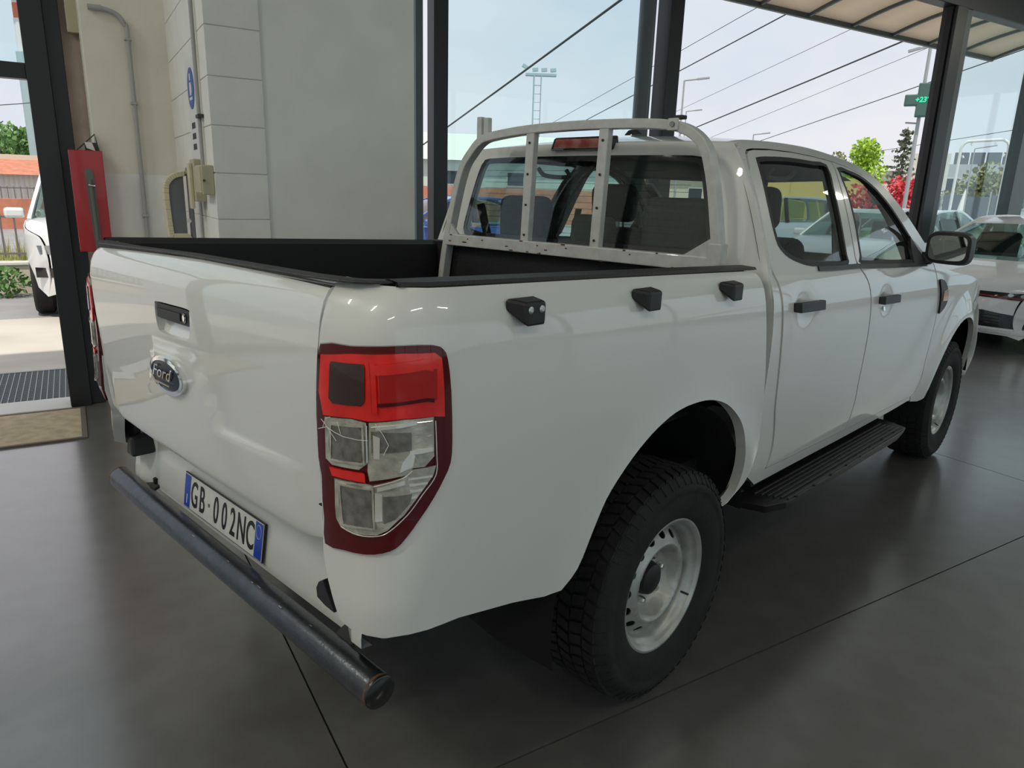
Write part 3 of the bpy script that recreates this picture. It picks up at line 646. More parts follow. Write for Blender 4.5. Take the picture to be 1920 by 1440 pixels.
    for rr in ([(-1.106,1.075),(-1.094,1.075),(-1.092,1.118),(-1.106,1.122)], [(-1.105,0.945),(-1.090,0.948),(-1.090,1.003),(-1.105,1.003)], [(-1.10,1.008),(-1.045,1.026),(-1.045,1.034),(-1.10,1.016)], [(-1.10,1.132),(-1.02,1.146),(-1.02,1.152),(-1.10,1.139)], [(-1.055,1.050),(-1.03,1.062),(-1.025,1.085),(-1.035,1.09),(-1.05,1.07)], [(-1.035,1.086),(-0.99,1.090),(-0.99,1.098),(-1.035,1.094)]):
        panel('reflector', 'light_reflector', rr, PB, tl, d=-0.014, depth=0.005, step=0.02, mirror=mir)
    for rr in ([(-1.108,1.085),(-1.03,1.094),(-1.03,1.130),(-1.108,1.128)], [(-1.085,0.942),(-1.062,0.952),(-1.035,0.985),(-1.03,1.005),(-1.085,0.998)]):
        panel('shade', 'light_bulb', rr, PB, tl, d=-0.0118, depth=0.002, step=0.02, mirror=mir)
    edge = [(-0.983,1.150),(-0.9815,1.085),(-0.9830,1.040),(-1.010,1.003),(-1.041,0.960),(-1.075,0.929),(-1.100,0.917),(-1.147,0.911),(-1.190,0.916)]
    MB().tube([(lambda p: (p[0], -p[1] if mir else p[1], p[2]))(PB(a, b, -0.0125)) for a, b in smooth_poly(edge, 4)], 0.0011, 6).build('edge_highlight', 'light_reflector', tl)  # highlight along the lens edge, modelled as a thin bright tube
    for pts in ([(-1.108,1.137),(-1.04,1.148),(-0.99,1.150)], [(-1.118,1.139),(-1.119,1.065)], [(-1.105,1.018),(-1.05,1.038),(-1.03,1.054)]):
        MB().tube([(lambda p: (p[0], -p[1] if mir else p[1], p[2]))(PB(a, b, -0.0125)) for a, b in smooth_poly(pts, 3)], 0.0014, 6).build('edge_highlight', 'light_reflector', tl)  # further lens highlights, also built as bright tubes
    for i in range(5):
        zz = 1.046-i*0.013; xa = -1.038+0.002*i; xb = -0.990-i*0.010
        panel('reflector_rib', 'light_reflector', [(xa,zz-0.012),(xb,zz-0.010),(xb,zz-0.006),(xa,zz-0.008)], PB, tl, d=-0.012, depth=0.003, step=0.03, mirror=mir)
    if not mir:
        def crk(pts):
            q = MB(); P3 = [Vector(Pbed(a, b, -0.0135)) for a, b in pts]; q.tube(P3, 0.0008, 5); return q
        for pts in ([(-1.25,1.108),(-1.222,1.118),(-1.20,1.112),(-1.175,1.108),(-1.14,1.108),(-1.117,1.110)], [(-1.24,1.13),(-1.226,1.122),(-1.21,1.108),(-1.195,1.095)], [(-1.236,1.112),(-1.225,1.135),(-1.21,1.14)], [(-1.10,1.145),(-1.085,1.125),(-1.075,1.105),(-1.085,1.085)], [(-1.215,1.116),(-1.212,1.095)], [(-1.19,1.135),(-1.182,1.112)]):
            crk(pts).build('crack', 'mast_white', tl)
    for hx in (-0.715, -0.262, 0.190):
        hz = 1.334-0.027*(hx+0.72)
        hk = empty('rope_hook', (0, 0, 0), 0, TR)
        y0 = Wbed(hx, hz)-(0.032 if mir else 0)
        v = []
        for (xa, xb, za, zb, yy) in ((hx-0.060, hx+0.026, hz+0.004, hz+0.030, y0-0.004), (hx-0.034, hx+0.028, hz-0.030, hz+0.022, y0+0.036)):
            v += [(xa, sy*yy, za), (xb, sy*yy, za), (xb, sy*yy, zb), (xa, sy*yy, zb)]
        q = MB(); q.add(v, [(0,1,2,3),(7,6,5,4),(0,4,5,1),(1,5,6,2),(2,6,7,3),(3,7,4,0)])
        q.build('body', 'black_plastic', hk, bevel=0.007)
        for a in (-0.021, 0.013):
            if hx < -0.6: MB().lathe([(0.0, 0.002), (0.0045, 0.002), (0.008, 0.0), (0.008, -0.004)], 12, 'y').build('screw', 'bright_metal', hk, loc=(hx+a, sy*(y0+0.0365), hz+0.006), rot=(0 if sy > 0 else math.pi, 0, 0))
    # wheel housings
    for cx, r0 in ((-0.055, 0.515), (FCX, 0.50)):
        n = 26; v = []; f = []
        for i in range(n+1):
            a = math.radians(4+188*i/n)
            for yy, rr in ((0.895, r0), (0.70, r0+0.01), (0.45, r0-0.02), (0.44, 0.10)): v.append((cx+rr*math.cos(a), sy*yy, 0.47+rr*math.sin(a)*(1.0 if cx < 1 else 0.98)))
        for i in range(n):
            for j in range(3): f.append((i*4+j, i*4+j+1, i*4+j+5, i*4+j+4))
        me = bpy.data.meshes.new('wheel_housing'); me.from_pydata(v, [], f); link('wheel_housing', me, 'dark_void', TR, smooth=40)
    # cab side
    panel('cab_frame', 'paint', ring_out, Pcab, TR, holes=[hole], d=0.004, depth=0.05, step=0.05, mirror=mir)
    panel('door_gap_shade', 'dark_void', offset_poly(hole, -0.02), Pcab, TR, holes=[offset_poly(rdoor, 0.03), offset_poly(fdoor, 0.03)], d=0.026, depth=0.0, step=0.1, mirror=mir)  # dark sheet behind the door gaps, supplying their shade by colour
    panel('pillar_trim', 'headliner', ring_out, Pcab, TR, holes=[hole], d=0.05, depth=0.0, step=0.08, mirror=mir)
    for nm, out, win, gl in (('rear_door', rdoor, RWIN, 'tint_glass'), ('front_door', fdoor, FWIN, 'cab_glass')):
        dd = empty(nm, (0, 0, 0), 0, TR)
        panel('panel', 'paint', shrink(out), Pcab, dd, holes=[smooth_poly(win, 2, True)], depth=0.03, step=0.022, mirror=mir)
        panel('door_trim', 'cabin_grey' if nm == 'front_door' else 'cabin_dark', offset_poly(out, 0.02), Pcab, dd, holes=[smooth_poly(win, 2, True)], d=0.04, depth=0.0, step=0.09, mirror=mir)
        w_ = smooth_poly(win, 2, True)
        panel('seal', 'rubber_seal', offset_poly(w_, -0.003), Pcab, dd, holes=[offset_poly(w_, 0.013)], d=-0.0015, depth=0.02, step=0.06, mirror=mir)
        panel('window_glass', gl, offset_poly(w_, 0.008), Pcab, dd, d=0.012, depth=0.0, step=0.05, mirror=mir)
        # handle with a finger scoop above and below
        hx, hz = (0.803, 1.208) if nm == 'rear_door' else (1.72, 1.157)
        hd = empty('handle', (0, 0, 0), 0, dd)
        yo = lambda x, z, o: sy*(Wcab(x, z)+o)
        q = MB(); v = []
        for (xx, zz2, hh, oo) in ((hx-0.122, hz+0.004, 0.030, 0.006), (hx-0.112, hz+0.004, 0.036, 0.026), (hx+0.108, hz-0.004, 0.036, 0.026), (hx+0.116, hz-0.004, 0.030, 0.006)):
            v += [(xx, yo(xx, zz2-hh/2, oo), zz2-hh/2), (xx, yo(xx, zz2+hh/2, oo), zz2+hh/2)]
        v2 = [(x, y-sy*0.016, z) for x, y, z in v]
        q.add(v+v2, [(0,2,3,1),(2,4,5,3),(4,6,7,5),(8,9,11,10),(10,11,13,12),(12,13,15,14),(0,8,10,2),(2,10,12,4),(4,12,14,6),(1,3,11,9),(3,5,13,11),(5,7,15,13),(0,1,9,8),(6,14,15,7)])
        q.build('grip', 'black_plastic', hd, bevel=0.006)
        if nm == 'front_door':
            c_ = [(hx-0.02+0.011*math.cos(t*math.pi/6), hz-0.043+0.011*math.sin(t*math.pi/6)) for t in range(12)]
            panel('lock', 'chrome', c_, Pcab, hd, d=-0.004, depth=0.004, step=0.03, mirror=mir)
    # black belt moulding under the side glass
    bm_t = [(0.95,1.341),(1.10,1.335),(1.374,1.330),(1.80,1.311),(2.159,1.298),(2.36,1.292)]
    panel('belt_moulding', 'black_plastic', bm_t+[(2.36,1.272)]+[(a, b-0.018) for a, b in reversed(bm_t)], Pcab, TR, d=-0.006, depth=0.008, step=0.1, mirror=mir)
    # fender with vent
    fd = empty('front_fender', (0, 0, 0), 0, TR)
    panel('panel', 'paint', fender, Pcab, fd, depth=0.03, step=0.05, mirror=mir)
    vt = empty('side_vent', (0, 0, 0), 0, fd)
    vent = smooth_poly([(2.565,1.190),(2.64,1.185),(2.715,1.15),(2.762,1.10),(2.765,1.06),(2.72,1.025),(2.655,1.005),(2.635,1.006),(2.63,1.06),(2.60,1.14)], 2, True)
    panel('surround', 'black_plastic', vent, Pcab, vt, d=-0.010, depth=0.012, step=0.04, mirror=mir)
    panel('indicator', 'amber', [(2.645,1.115),(2.735,1.125),(2.757,1.09),(2.755,1.065),(2.65,1.07)], Pcab, vt, d=-0.0135, depth=0.004, step=0.04, mirror=mir)
    panel('indicator_trim', 'chrome', [(2.642,1.122),(2.735,1.132),(2.738,1.128),(2.645,1.118)], Pcab, vt, d=-0.0145, depth=0.004, step=0.04, mirror=mir)
    # door mirror
    mr = empty('side_mirror', (0, 0, 0), 0, TR)
    X0 = 2.40
    sec = [(-0.06,0.6,0.55),(-0.052,0.93,0.93),(0.0,1.0,1.0),(0.05,0.92,0.94),(0.10,0.70,0.75),(0.125,0.35,0.4)]
    n = 28; v = []; f = []
    for (dx, sa, sb_) in sec:
        for i in range(n):
            t = 2*math.pi*i/n; c_, s_ = math.cos(t), math.sin(t); e = 2/4.2
            a = 0.108*sa*abs(c_)**e*(1 if c_ > 0 else -1); b = 0.084*sb_*abs(s_)**e*(1 if s_ > 0 else -1)
            v.append((X0+dx, sy*(0.968+a), 1.369+b-0.03*a))
    for k in range(len(sec)-1):
        for i in range(n): f.append((k*n+i, k*n+(i+1) % n, (k+1)*n+(i+1) % n, (k+1)*n+i))
    f.append(tuple((len(sec)-1)*n+i for i in range(n)))
    MB().add(v[n:], [tuple(i-n for i in q) for q in f if min(q) >= n]).build('housing', 'black_plastic', mr, smooth=50)
    q = MB().add(v[:2*n], [(i, (i+1) % n, n+(i+1) % n, n+i) for i in range(n)]+[tuple(range(n))]); q.build('rim', 'black_plastic', mr, smooth=40)
    gl = []
    for i in range(n):
        t = 2*math.pi*i/n; c_, s_ = math.cos(t), math.sin(t); e = 2/4.5
        gl.append((X0-0.058, sy*(0.968+0.085*abs(c_)**e*(1 if c_ > 0 else -1)), 1.370+0.062*abs(s_)**e*(1 if s_ > 0 else -1)))
    MB().add(gl+[(x-0.004, y, z) for x, y, z in gl], [tuple(range(n)), tuple(range(n, 2*n))]+[(i, (i+1) % n, n+(i+1) % n, n+i) for i in range(n)]).build('mirror_glass', 'mirror_glass', mr)
    q = MB(); q.hexa([(2.33, sy*0.84, 1.275), (2.47, sy*0.83, 1.275), (2.47, sy*0.90, 1.285), (2.35, sy*0.91, 1.285), (2.34, sy*0.83, 1.345), (2.46, sy*0.82, 1.335), (2.45, sy*0.905, 1.345), (2.36, sy*0.91, 1.345)])
    q.build('arm', 'gloss_black', mr, bevel=0.012)
    panel('sail_cover', 'black_plastic', [(2.19,1.424),(2.27,1.362),(2.36,1.308),(2.46,1.305),(2.49,1.280),(2.34,1.282),(2.15,1.290),(2.16,1.36)], Pcab, mr, d=-0.006, depth=0.015, step=0.05, mirror=mir)
    # side step
    ss = empty('side_step', (0, 0, 0), 0, TR)
    o1 = [(0.56,0.80),(0.60,0.93),(0.70,0.965),(2.08,0.985),(2.17,0.97),(2.22,0.88),(2.24,0.80)]
    def zs(x): return 0.482-0.016*(x-0.6)
    q = MB(); n = len(o1); top = [(x, sy*y, zs(x)) for x, y in o1]; bot = [(x+(0.05 if x < 1 else -0.05), sy*(y-0.02), zs(x)-0.05) for x, y in o1]
    q.add(top+bot, [tuple(range(n)), tuple(reversed(range(n, 2*n)))]+[(i, i+n, (i+1) % n+n, (i+1) % n) for i in range(n)])
    q.build('board', 'black_plastic', ss, bevel=0.008)
    for i in range(6):
        y = 0.845+i*0.022
        MB().bar([(0.68+0.01*i, sy*y, zs(0.68)+0.002), (2.12, sy*(y+0.012), zs(2.12)+0.002)], 0.010, 0.007).build('tread_rib', 'liner_lip', ss, bevel=0.002)
    for i in range(8):
        x = 0.78+i*0.175
        MB().box(x, x+0.012, min(sy*0.95, sy*0.972), max(sy*0.95, sy*0.972), zs(x)-0.002, zs(x)+0.004).build('notch', 'rubber_seal', ss)
    for x in (0.85, 1.45, 2.0): MB().box(x-0.03, x+0.03, min(sy*0.5, sy*0.85), max(sy*0.5, sy*0.85), zs(x)-0.055, zs(x)-0.02).build('support', 'cabin_dark', ss)
    MB().hexa([(0.60, sy*0.74, 0.46), (2.55, sy*0.74, 0.43), (2.55, sy*0.86, 0.505), (0.60, sy*0.865, 0.54), (0.60, sy*0.7, 0.57), (2.55, sy*0.7, 0.57), (2.55, sy*0.83, 0.57), (0.60, sy*0.84, 0.60)]).build('sill_underside', 'dark_void', TR)

# ---- tailgate
def relief(y, z):
    ay = abs(y)
    zc = 0.985+0.165*max(0, min(1, (0.235-ay)/0.10))**1.0
    t = max(0, min(1, (zc-z)/0.030+0.5)); t = t*t*(3-2*t)
    return 0.009*t*max(0, min(1, (0.66-ay)/0.1))
def Ptail(y, z, d=0):
    x, yy, zz = Ptg(y, z, d); t = max(0, min(1, (y+0.1)/0.79)); return (x-relief(y, z), yy-0.026*t, zz-0.018*t*max(0, min(1, (zz-0.9)/0.45)))
re_ = [(0.666,0.842),(0.672,0.91),(0.676,1.0),(0.678,1.12),(0.688,1.216),(0.697,1.30),(0.697,1.36),(0.688,1.389)]
tg_poly = [(-a, b) for a, b in reversed(smooth_poly(re_, 2))]+[(-0.6,0.824),(-0.3,0.822),(0.0,0.822),(0.3,0.822),(0.6,0.824)]+smooth_poly(re_, 2)+[(0.5,1.391),(0.0,1.392),(-0.5,1.391)]
TG = empty('tailgate', (0, 0, 0), 0, TR)
hh = smooth_poly([(-0.110,1.268),(0.0,1.269),(0.100,1.268),(0.112,1.258),(0.112,1.225),(0.104,1.198),(0.088,1.186),(0.0,1.182),(-0.09,1.186),(-0.108,1.198),(-0.116,1.225),(-0.118,1.258)], 3, True)
panel('skin', 'paint', tg_poly, Ptail, TG, holes=[hh], depth=0.04, step=0.035)
panel('handle_recess', 'paint', offset_poly(hh, -0.004), lambda y, z, d=0: (lambda t: (t[0]+0.012+0.022*max(0, min(1, (z-1.184)/0.05)), t[1], t[2]))(Ptail(y, z, d)), TG, depth=0.0, step=0.02)
hd = empty('handle', (0, 0, 0), 0, TG)
hp = smooth_poly([(-0.108,1.264),(0.0,1.265),(0.092,1.264),(0.099,1.256),(0.099,1.235),(0.095,1.226),(0.0,1.224),(-0.108,1.224),(-0.112,1.232),(-0.112,1.256)], 3, True)
panel('grip', 'black_plastic', hp, Ptail, hd, d=0.001, depth=0.03, step=0.03)
panel('flap', 'black_plastic', [(-0.062,1.232),(0.092,1.232),(0.092,1.252),(-0.062,1.252)], Ptail, hd, d=-0.002, depth=0.004, step=0.03)
def circ2(y, z, r, n=20, rz=None): return [(y+r*math.cos(2*math.pi*i/n), z+(rz or r)*math.sin(2*math.pi*i/n)) for i in range(n)]
panel('lock', 'gloss_black', circ2(-0.086, 1.242, 0.013), Ptail, hd, d=-0.001, depth=0.003, step=0.03)
panel('lock_barrel', 'chrome', circ2(-0.087, 1.243, 0.006, 14, 0.008), Ptail, hd, d=-0.003, depth=0.003, step=0.03)
bd = empty('badge', (0, 0, 0), 0, TG); bd['label'] = 'dark oval badge with chrome ring and script'
BY, BZ_ = 0.030, 1.075
def Pbadge(y, z, d=0):
    x, yy, zz = Ptail(y, z, d); r = math.hypot((y-BY)/0.115, (z-BZ_)/0.052); return (x-0.006*max(0, 1-r*r), yy, zz)
panel('ring', 'chrome', circ2(BY, BZ_, 0.116, 48, 0.053), Pbadge, bd, holes=[circ2(BY, BZ_, 0.098, 48, 0.041)], d=-0.012, depth=0.012, step=0.02)
panel('field', 'badge_blue', circ2(BY, BZ_, 0.101, 48, 0.043), Pbadge, bd, d=-0.010, depth=0.004, step=0.02)
xb = Pbadge(BY, BZ_, -0.016)[0]
text('script', 'Ford', 0.050, 'chrome', bd, frame_mtx((xb+0.003, BY, BZ_+0.006), (0, -1, 0), (0, 0, 1)), extrude=0.001, sx=1.25, shear=0.4)
q = MB()
q.box(xb+0.001, xb+0.004, BY-0.045, BY+0.045, BZ_-0.024, BZ_-0.021)
q.build('underline', 'chrome', bd)
# tailgate inner face and its black lip
boxo('inner_face', 'liner', -1.055, -1.02, -0.69, 0.69, 0.86, 1.386).parent = TG
q = MB(); q.bar([(-0.985, -0.800, 1.4015), (-1.012, -0.785, 1.4015), (-1.034, -0.755, 1.401), (-1.040, -0.715, 1.400), (-1.040, -0.6, 1.397), (-1.040, 0.0, 1.393), (-1.040, 0.665, 1.377)], 0.038, 0.007); q.build('lip', 'liner_lip', TG, bevel=0.004)

# ---- bed liner
BL = empty('bed_liner', (0, 0, 0), 0, TR)
for sy in (-1, 1):
    q = MB(); pts = []
    for x in [-1.0,-0.97,-0.94]+[i*0.1 for i in range(-9, 4)]+[0.405, 0.45]:
        zz = zt_bed(x)+0.004-(0.020 if sy > 0 else 0); yo_ = Wbed(x, zt_bed(x))-0.008-(0.032 if sy > 0 else 0)
        if x < -0.9: t_ = min(1, (-0.9-x)/0.165); yo_ = 0.66+(yo_-0.66)*max(0, 1-t_**2.7)**(1/2.7)
        pts.append((x, yo_, zz))
    v = []; 
    for x, y, zz in pts: v += [(x, sy*(y-0.012), zz-0.004), (x, sy*(y-0.014), zz+0.004), (x, sy*min(0.795, y-0.01), zz+0.008), (x, sy*min(0.765, y-0.02), zz-0.010), (x, sy*min(0.745, y-0.03), 0.88)]
    f = [(i*5+j, i*5+j+1, (i+1)*5+j+1, (i+1)*5+j) for i in range(len(pts)-1) for j in range(4)]
    me = bpy.data.meshes.new('side_wall'); me.from_pydata(v, [], f); o = link('side_wall', me, 'liner', BL, smooth=35)
    q = MB()
    v = []
    for x, y, zz in pts: v += [(x, sy*(y-0.004), zz-0.002), (x, sy*(y-0.010), zz+0.006), (x, sy*min(0.80, y-0.015), zz+0.009), (x, sy*min(0.795, y-0.02), zz+0.002)]
    f = [(i*4+j, i*4+(j+1) % 4, (i+1)*4+(j+1) % 4, (i+1)*4+j) for i in range(len(pts)-1) for j in range(4)]
    q.add(v, f).build('rail_lip', 'liner_lip', BL, smooth=35)
boxo('bed_floor', 'liner', -1.02, 0.46, -0.75, 0.75, 0.86, 0.88, BL)
fw_ = MB(); fw_.box(0.455, 0.475, -0.79, 0.79, 0.86, 1.340); fw_.build('front_wall', 'liner', BL, bevel=0.006)
MB().box(0.45, 0.482, -0.80, 0.80, 1.334, 1.346).build('front_lip', 'liner_lip', BL, bevel=0.005)
for i in range(10):
    y = -0.63+i*0.14
    MB().box(-1.0, 0.36, y-0.015, y+0.015, 0.88, 0.887).build('floor_rib', 'liner', BL)
MB().box(0.476, 0.482, -0.80, 0.80, 1.02, 1.335).build('bed_front_panel', 'paint', TR)

# ---- panel under the tailgate, number plate, bar
RP = MB()
sec = [(-0.985,0.835),(-0.968,0.80),(-0.966,0.68),(-0.985,0.555),(-0.985,0.532),(-0.955,0.528)]
ys = [-0.70,-0.66,-0.60,-0.3,0,0.3,0.60,0.66,0.70]; v = []
for y in ys:
    for x, z in sec: v.append((x-(0.03 if abs(y) > 0.65 else 0), y, z+(0.02 if abs(y) > 0.65 else 0)))
k = len(sec); f = [(i*k+j, (i+1)*k+j, (i+1)*k+j+1, i*k+j+1) for i in range(len(ys)-1) for j in range(k-1)]
RP.add(v, f).build('rear_panel', 'paint', TR, smooth=25)
LP = empty('number_plate', (0, 0, 0), 0, TR); LP['label'] = 'white number plate with blue end bands and black characters'
pc = Vector((-0.9855, 0.07, 0.612)); pu = Vector((0.155, 0, 1)).normalized(); pr = Vector((0, -1, 0)); pn = pr.cross(pu)
def pl(a, b, o): return tuple(pc+pr*a+pu*b+pn*o)
def prect(name, m, a0, a1, b0, b1, o0, o1):
    q = MB(); q.hexa([pl(a0,b0,o0), pl(a1,b0,o0), pl(a1,b1,o0), pl(a0,b1,o0), pl(a0,b0,o1), pl(a1,b0,o1), pl(a1,b1,o1), pl(a0,b1,o1)]); return q.build(name, m, LP, bevel=0.001)
prect('backing', 'black_plastic', -0.263, 0.263, -0.058, 0.058, -0.004, 0.001)
prect('sheet', 'plate_white', -0.260, 0.260, -0.055, 0.055, 0.001, 0.0025)
prect('blue_band', 'plate_blue', -0.258, -0.216, -0.053, 0.053, 0.0025, 0.0034)
prect('blue_band', 'plate_blue', 0.216, 0.258, -0.053, 0.053, 0.0025, 0.0034)
for ch, a in (('G', -0.185), ('B', -0.126), ('0', -0.030), ('0', 0.026), ('2', 0.080), ('N', 0.134), ('C', 0.188)):
    text('character', ch, 0.118, 'plate_black', LP, frame_mtx(pl(a, -0.003, 0.0032), pr, pu), extrude=0.0006, sx=0.60, bold=0.0012)
q = MB(); q.prism(circ2(0, 0, 0.006, 12), lambda a, b, d: pl(-0.079+a, b, 0.0028+d), 0.001); q.build('dot', 'sign_ink', LP)
text('character', 'I', 0.045, 'sign_white', LP, frame_mtx(pl(-0.237, -0.028, 0.0038), pr, pu), extrude=0.0003)
q = MB(); q.tube([pl(0.237+0.014*math.cos(t*math.pi/12), 0.026+0.020*math.sin(t*math.pi/12), 0.004) for t in range(24)], 0.0008, 5, closed=True); q.build('circle_mark', 'plate_yellow', LP)
RB = empty('rear_bar', (0, 0, 0), 0, TR); RB['label'] = 'scuffed black steel tube across the rear'
bz, bx, br = 0.522, -1.045, 0.0385
MB().tube([(bx, -0.812, bz-0.006), (bx, -0.800, bz-0.006), (bx, 0.0, bz), (bx, 0.783, bz+0.008)], br, 32, cap=False).build('tube', 'bar_black', RB, smooth=40)
for y, s_, z in ((-0.812, -1, bz-0.006), (0.783, 1, bz+0.008)):
    MB().lathe([(0.0, 0.002*s_), (br-0.003, 0.002*s_), (br-0.0005, 0.0), (br-0.0005, -0.012*s_)], 32).build('end_cap', 'gloss_black', RB, loc=(bx, y, z), smooth=40)
    MB().lathe([(br+0.0003, -0.004*s_), (br+0.0003, -0.011*s_)], 32).build('rust_ring', 'rust', RB, loc=(bx, y, z))
for i, (y, t) in enumerate(((-0.55,0.3), (-0.42,0.6), (-0.30,0.45), (-0.27,0.5), (-0.12,0.4), (0.1,0.55), (0.25,0.35))):
    a = math.pi/2+t*0.9
    p0 = Vector((bx+(br+0.0003)*math.cos(a), y, bz+(br+0.0003)*math.sin(a)))
    MB().box(-0.0006, 0.0006, -0.004-0.004*(i % 3), 0.005, -0.001, 0.001).build('scratch', 'galvanised', RB, loc=p0, rot=(0, a*-1, 0))
for y in (-0.62, 0.60):
    q = MB(); q.bar([(bx+0.02, y, bz+0.005), (-0.96, y, bz+0.03), (-0.80, y, 0.58)], 0.07, 0.012, (0, 0, 1)); q.build('bracket', 'cabin_dark', RB, bevel=0.003)
    MB().tube([(-0.985, y-0.01, bz+0.028), (-0.985, y-0.01, bz+0.046)], 0.011, 6).build('bolt', 'dark_hub', RB)
q = MB(); q.prism(smooth_poly([(-0.607,0.704),(-0.622,0.682),(-0.650,0.638),(-0.612,0.640),(-0.578,0.648),(-0.576,0.672),(-0.588,0.692)], 1, True), lambda a, b, d: (-1.052+d, a, b), 0.06)
q.build('corner_bracket', 'black_plastic', TR, bevel=0.002)
MB().box(-1.02, -0.95, 0.66, 0.82, 0.66, 0.85).build('corner_filler', 'cabin_dark', TR, bevel=0.01)
MB().box(-1.02, -0.95, -0.84, -0.70, 0.70, 0.82).build('corner_filler', 'cabin_dark', TR, bevel=0.01)
q = MB(); q.hexa([(-1.05,0.60,0.655),(-1.05,0.665,0.655),(-0.97,0.665,0.655),(-0.97,0.60,0.655),(-1.045,0.615,0.725),(-1.045,0.655,0.725),(-0.97,0.655,0.725),(-0.97,0.615,0.725)])
q.build('corner_bracket', 'black_plastic', TR, bevel=0.010)

# ---- cab roof, rear wall, glass
def roofF(i, t):
    s = 2*t-1; xf = 1.90+0.10*(1-s*s); x = 0.598+(xf-0.598)*i+0.012*(s*s)*(1-i); zt = ztop(x)
    if i == 0: pass
    return (x, s*Wcab(x, zt)*0.996, zt+0.030*(1-abs(s)**2.3)*min(1, 0.35+i*4))
RFo = grid_surf('roof', 'paint', roofF, 30, 30, TR, thick=0.004)
grid_surf('headliner', 'headliner', lambda i, t: (lambda p: (p[0]+0.02-0.05*i, p[1]*0.92, p[2]-0.045))(roofF(i, t)), 12, 12, TR)
def Pw(z): return Wcab(xr(z)+RC, z)-0.004
def Prear(y, z, d=0):
    w = Pw(min(z, 1.768)); t = min(1, abs(y)/w); return (xr(z)+RC*t**5+d, y, z)
hw = [(Pw(zz), zz) for zz in (0.62,0.9,1.2,1.35,1.45,1.55,1.65,1.71,1.748,1.766)]
rw = hw+[(w_*hw[-1][0], 1.766+0.0105*(1-abs(w_)**2.3)) for w_ in (0.9,0.6,0.3,0,-0.3,-0.6,-0.9)]+[(-a, b) for a, b in reversed(hw)]
rg = smooth_poly([(-0.60,1.374),(-0.3,1.372),(0.0,1.371),(0.3,1.372),(0.60,1.374),(0.642,1.392),(0.650,1.43),(0.618,1.56),(0.585,1.67),(0.562,1.708),(0.52,1.723),(0.26,1.727),(0.0,1.728),(-0.26,1.727),(-0.52,1.723),(-0.562,1.708),(-0.585,1.67),(-0.618,1.56),(-0.650,1.43),(-0.642,1.392)], 2, True)
panel('cab_rear_wall', 'paint', rw, Prear, TR, holes=[offset_poly(rg, 0.01)], depth=0.03, step=0.05)
RG = empty('rear_window', (0, 0, 0), 0, TR)
panel('glass', 'cab_glass', rg, Prear, RG, d=-0.003, depth=0.0, step=0.06)
panel('border', 'gloss_black', rg, Prear, RG, holes=[offset_poly(rg, 0.022)], d=-0.004, depth=0.003, step=0.06)
for i in range(11):
    z = 1.42+i*0.025
    MB().tube([(xr(z)+0.006, -0.53, z), (xr(z)+0.006, 0.53, z)], 0.0007, 4).build('heater_wire', 'dark_hub', RG)
MB().box(-0.002, 0.002, -0.03, 0.03, -0.01, 0.01).build('sticker', 'sign_white', RG, loc=(xr(1.42)+0.004, 0.56, 1.425))
BRK = empty('brake_light', (0, 0, 0), 0, TR); BRK['label'] = 'red high brake light above the rear window'
q = MB(); q.hexa([(0.535,-0.165,1.748),(0.60,-0.165,1.748),(0.60,0.145,1.748),(0.535,0.145,1.748),(0.548,-0.158,1.800),(0.60,-0.158,1.806),(0.60,0.135,1.806),(0.548,0.135,1.800)]); q.build('housing', 'gloss_black', BRK, bevel=0.008)
q = MB(); q.hexa([(0.530,-0.125,1.756),(0.54,-0.125,1.756),(0.54,0.122,1.756),(0.530,0.122,1.756),(0.541,-0.122,1.793),(0.55,-0.122,1.793),(0.55,0.118,1.793),(0.541,0.118,1.793)]); q.build('lens', 'brake_red', BRK, bevel=0.004)
AN = MB(); AN.hexa([(0.62,-0.205,1.806),(0.70,-0.205,1.815),(0.70,-0.165,1.815),(0.62,-0.165,1.806),(0.63,-0.192,1.826),(0.665,-0.19,1.836),(0.665,-0.18,1.836),(0.63,-0.178,1.826)]); AN.build('washer_cap', 'gloss_black', TR, bevel=0.004)
# windscreen, hood, nose
def wsF(i, t):
    s = 2*t-1
    xa = 1.90+0.10*(1-s*s); za = ztop(xa); top = Vector((xa, s*Wcab(xa, za)*0.975, za+0.030*(1-abs(s)**2.3)))
    bot = Vector((2.62+0.16*(1-s*s), s*0.76, 1.255-0.01*s*s))
    p = top.lerp(bot, i); b = 0.045*math.sin(math.pi*i); return (p.x+b*0.6, p.y, p.z+b*0.75)
grid_surf('windscreen', 'cab_glass', wsF, 16, 20, TR)
def apF(sg):
    q = MB(); path = [wsF(i/10, 0.985 if sg > 0 else 0.015) for i in range(2, 11)]
    q.bar(path, 0.06, 0.03, (0, 0, 1)); q.build('windscreen_pillar', 'cabin_grey', TR, bevel=0.008)
apF(1); apF(-1)
def zf(x): return interp([2.60,2.75,2.95,3.3,3.6,3.82,3.92], [1.262,1.235,1.207,1.168,1.115,1.035,0.93], x)
def hoodF(i, t):
    s = 2*t-1; xa = 2.66+0.16*(1-s*s); xe = 3.86+0.16*(1-s*s); x = xa+(xe-xa)*i; xx = min(x, 3.86)
    return (x, s*Wcab(xx, zf(xx))*0.985, zf(xx)-(0.0 if x < 3.86 else 0.15*(x-3.86))+0.045*(1-abs(s)**2.5))
grid_surf('hood', 'paint', hoodF, 20, 20, TR, thick=0.004)
boxo('cowl', 'cabin_dark', 2.55, 2.83, -0.72, 0.72, 1.14, 1.225, TR, 0.02)
def noseF(i, t):
    s = 2*t-1; x0, y0, z0 = hoodF(1.0, t); prof = interp([0,0.15,0.4,0.6,0.8,1.0], [0,0.07,0.10,0.15,0.17,0.10], i)
    return (x0+prof, y0*(1.0+0.03*math.sin(math.pi*i)), z0-(z0-0.42)*i)
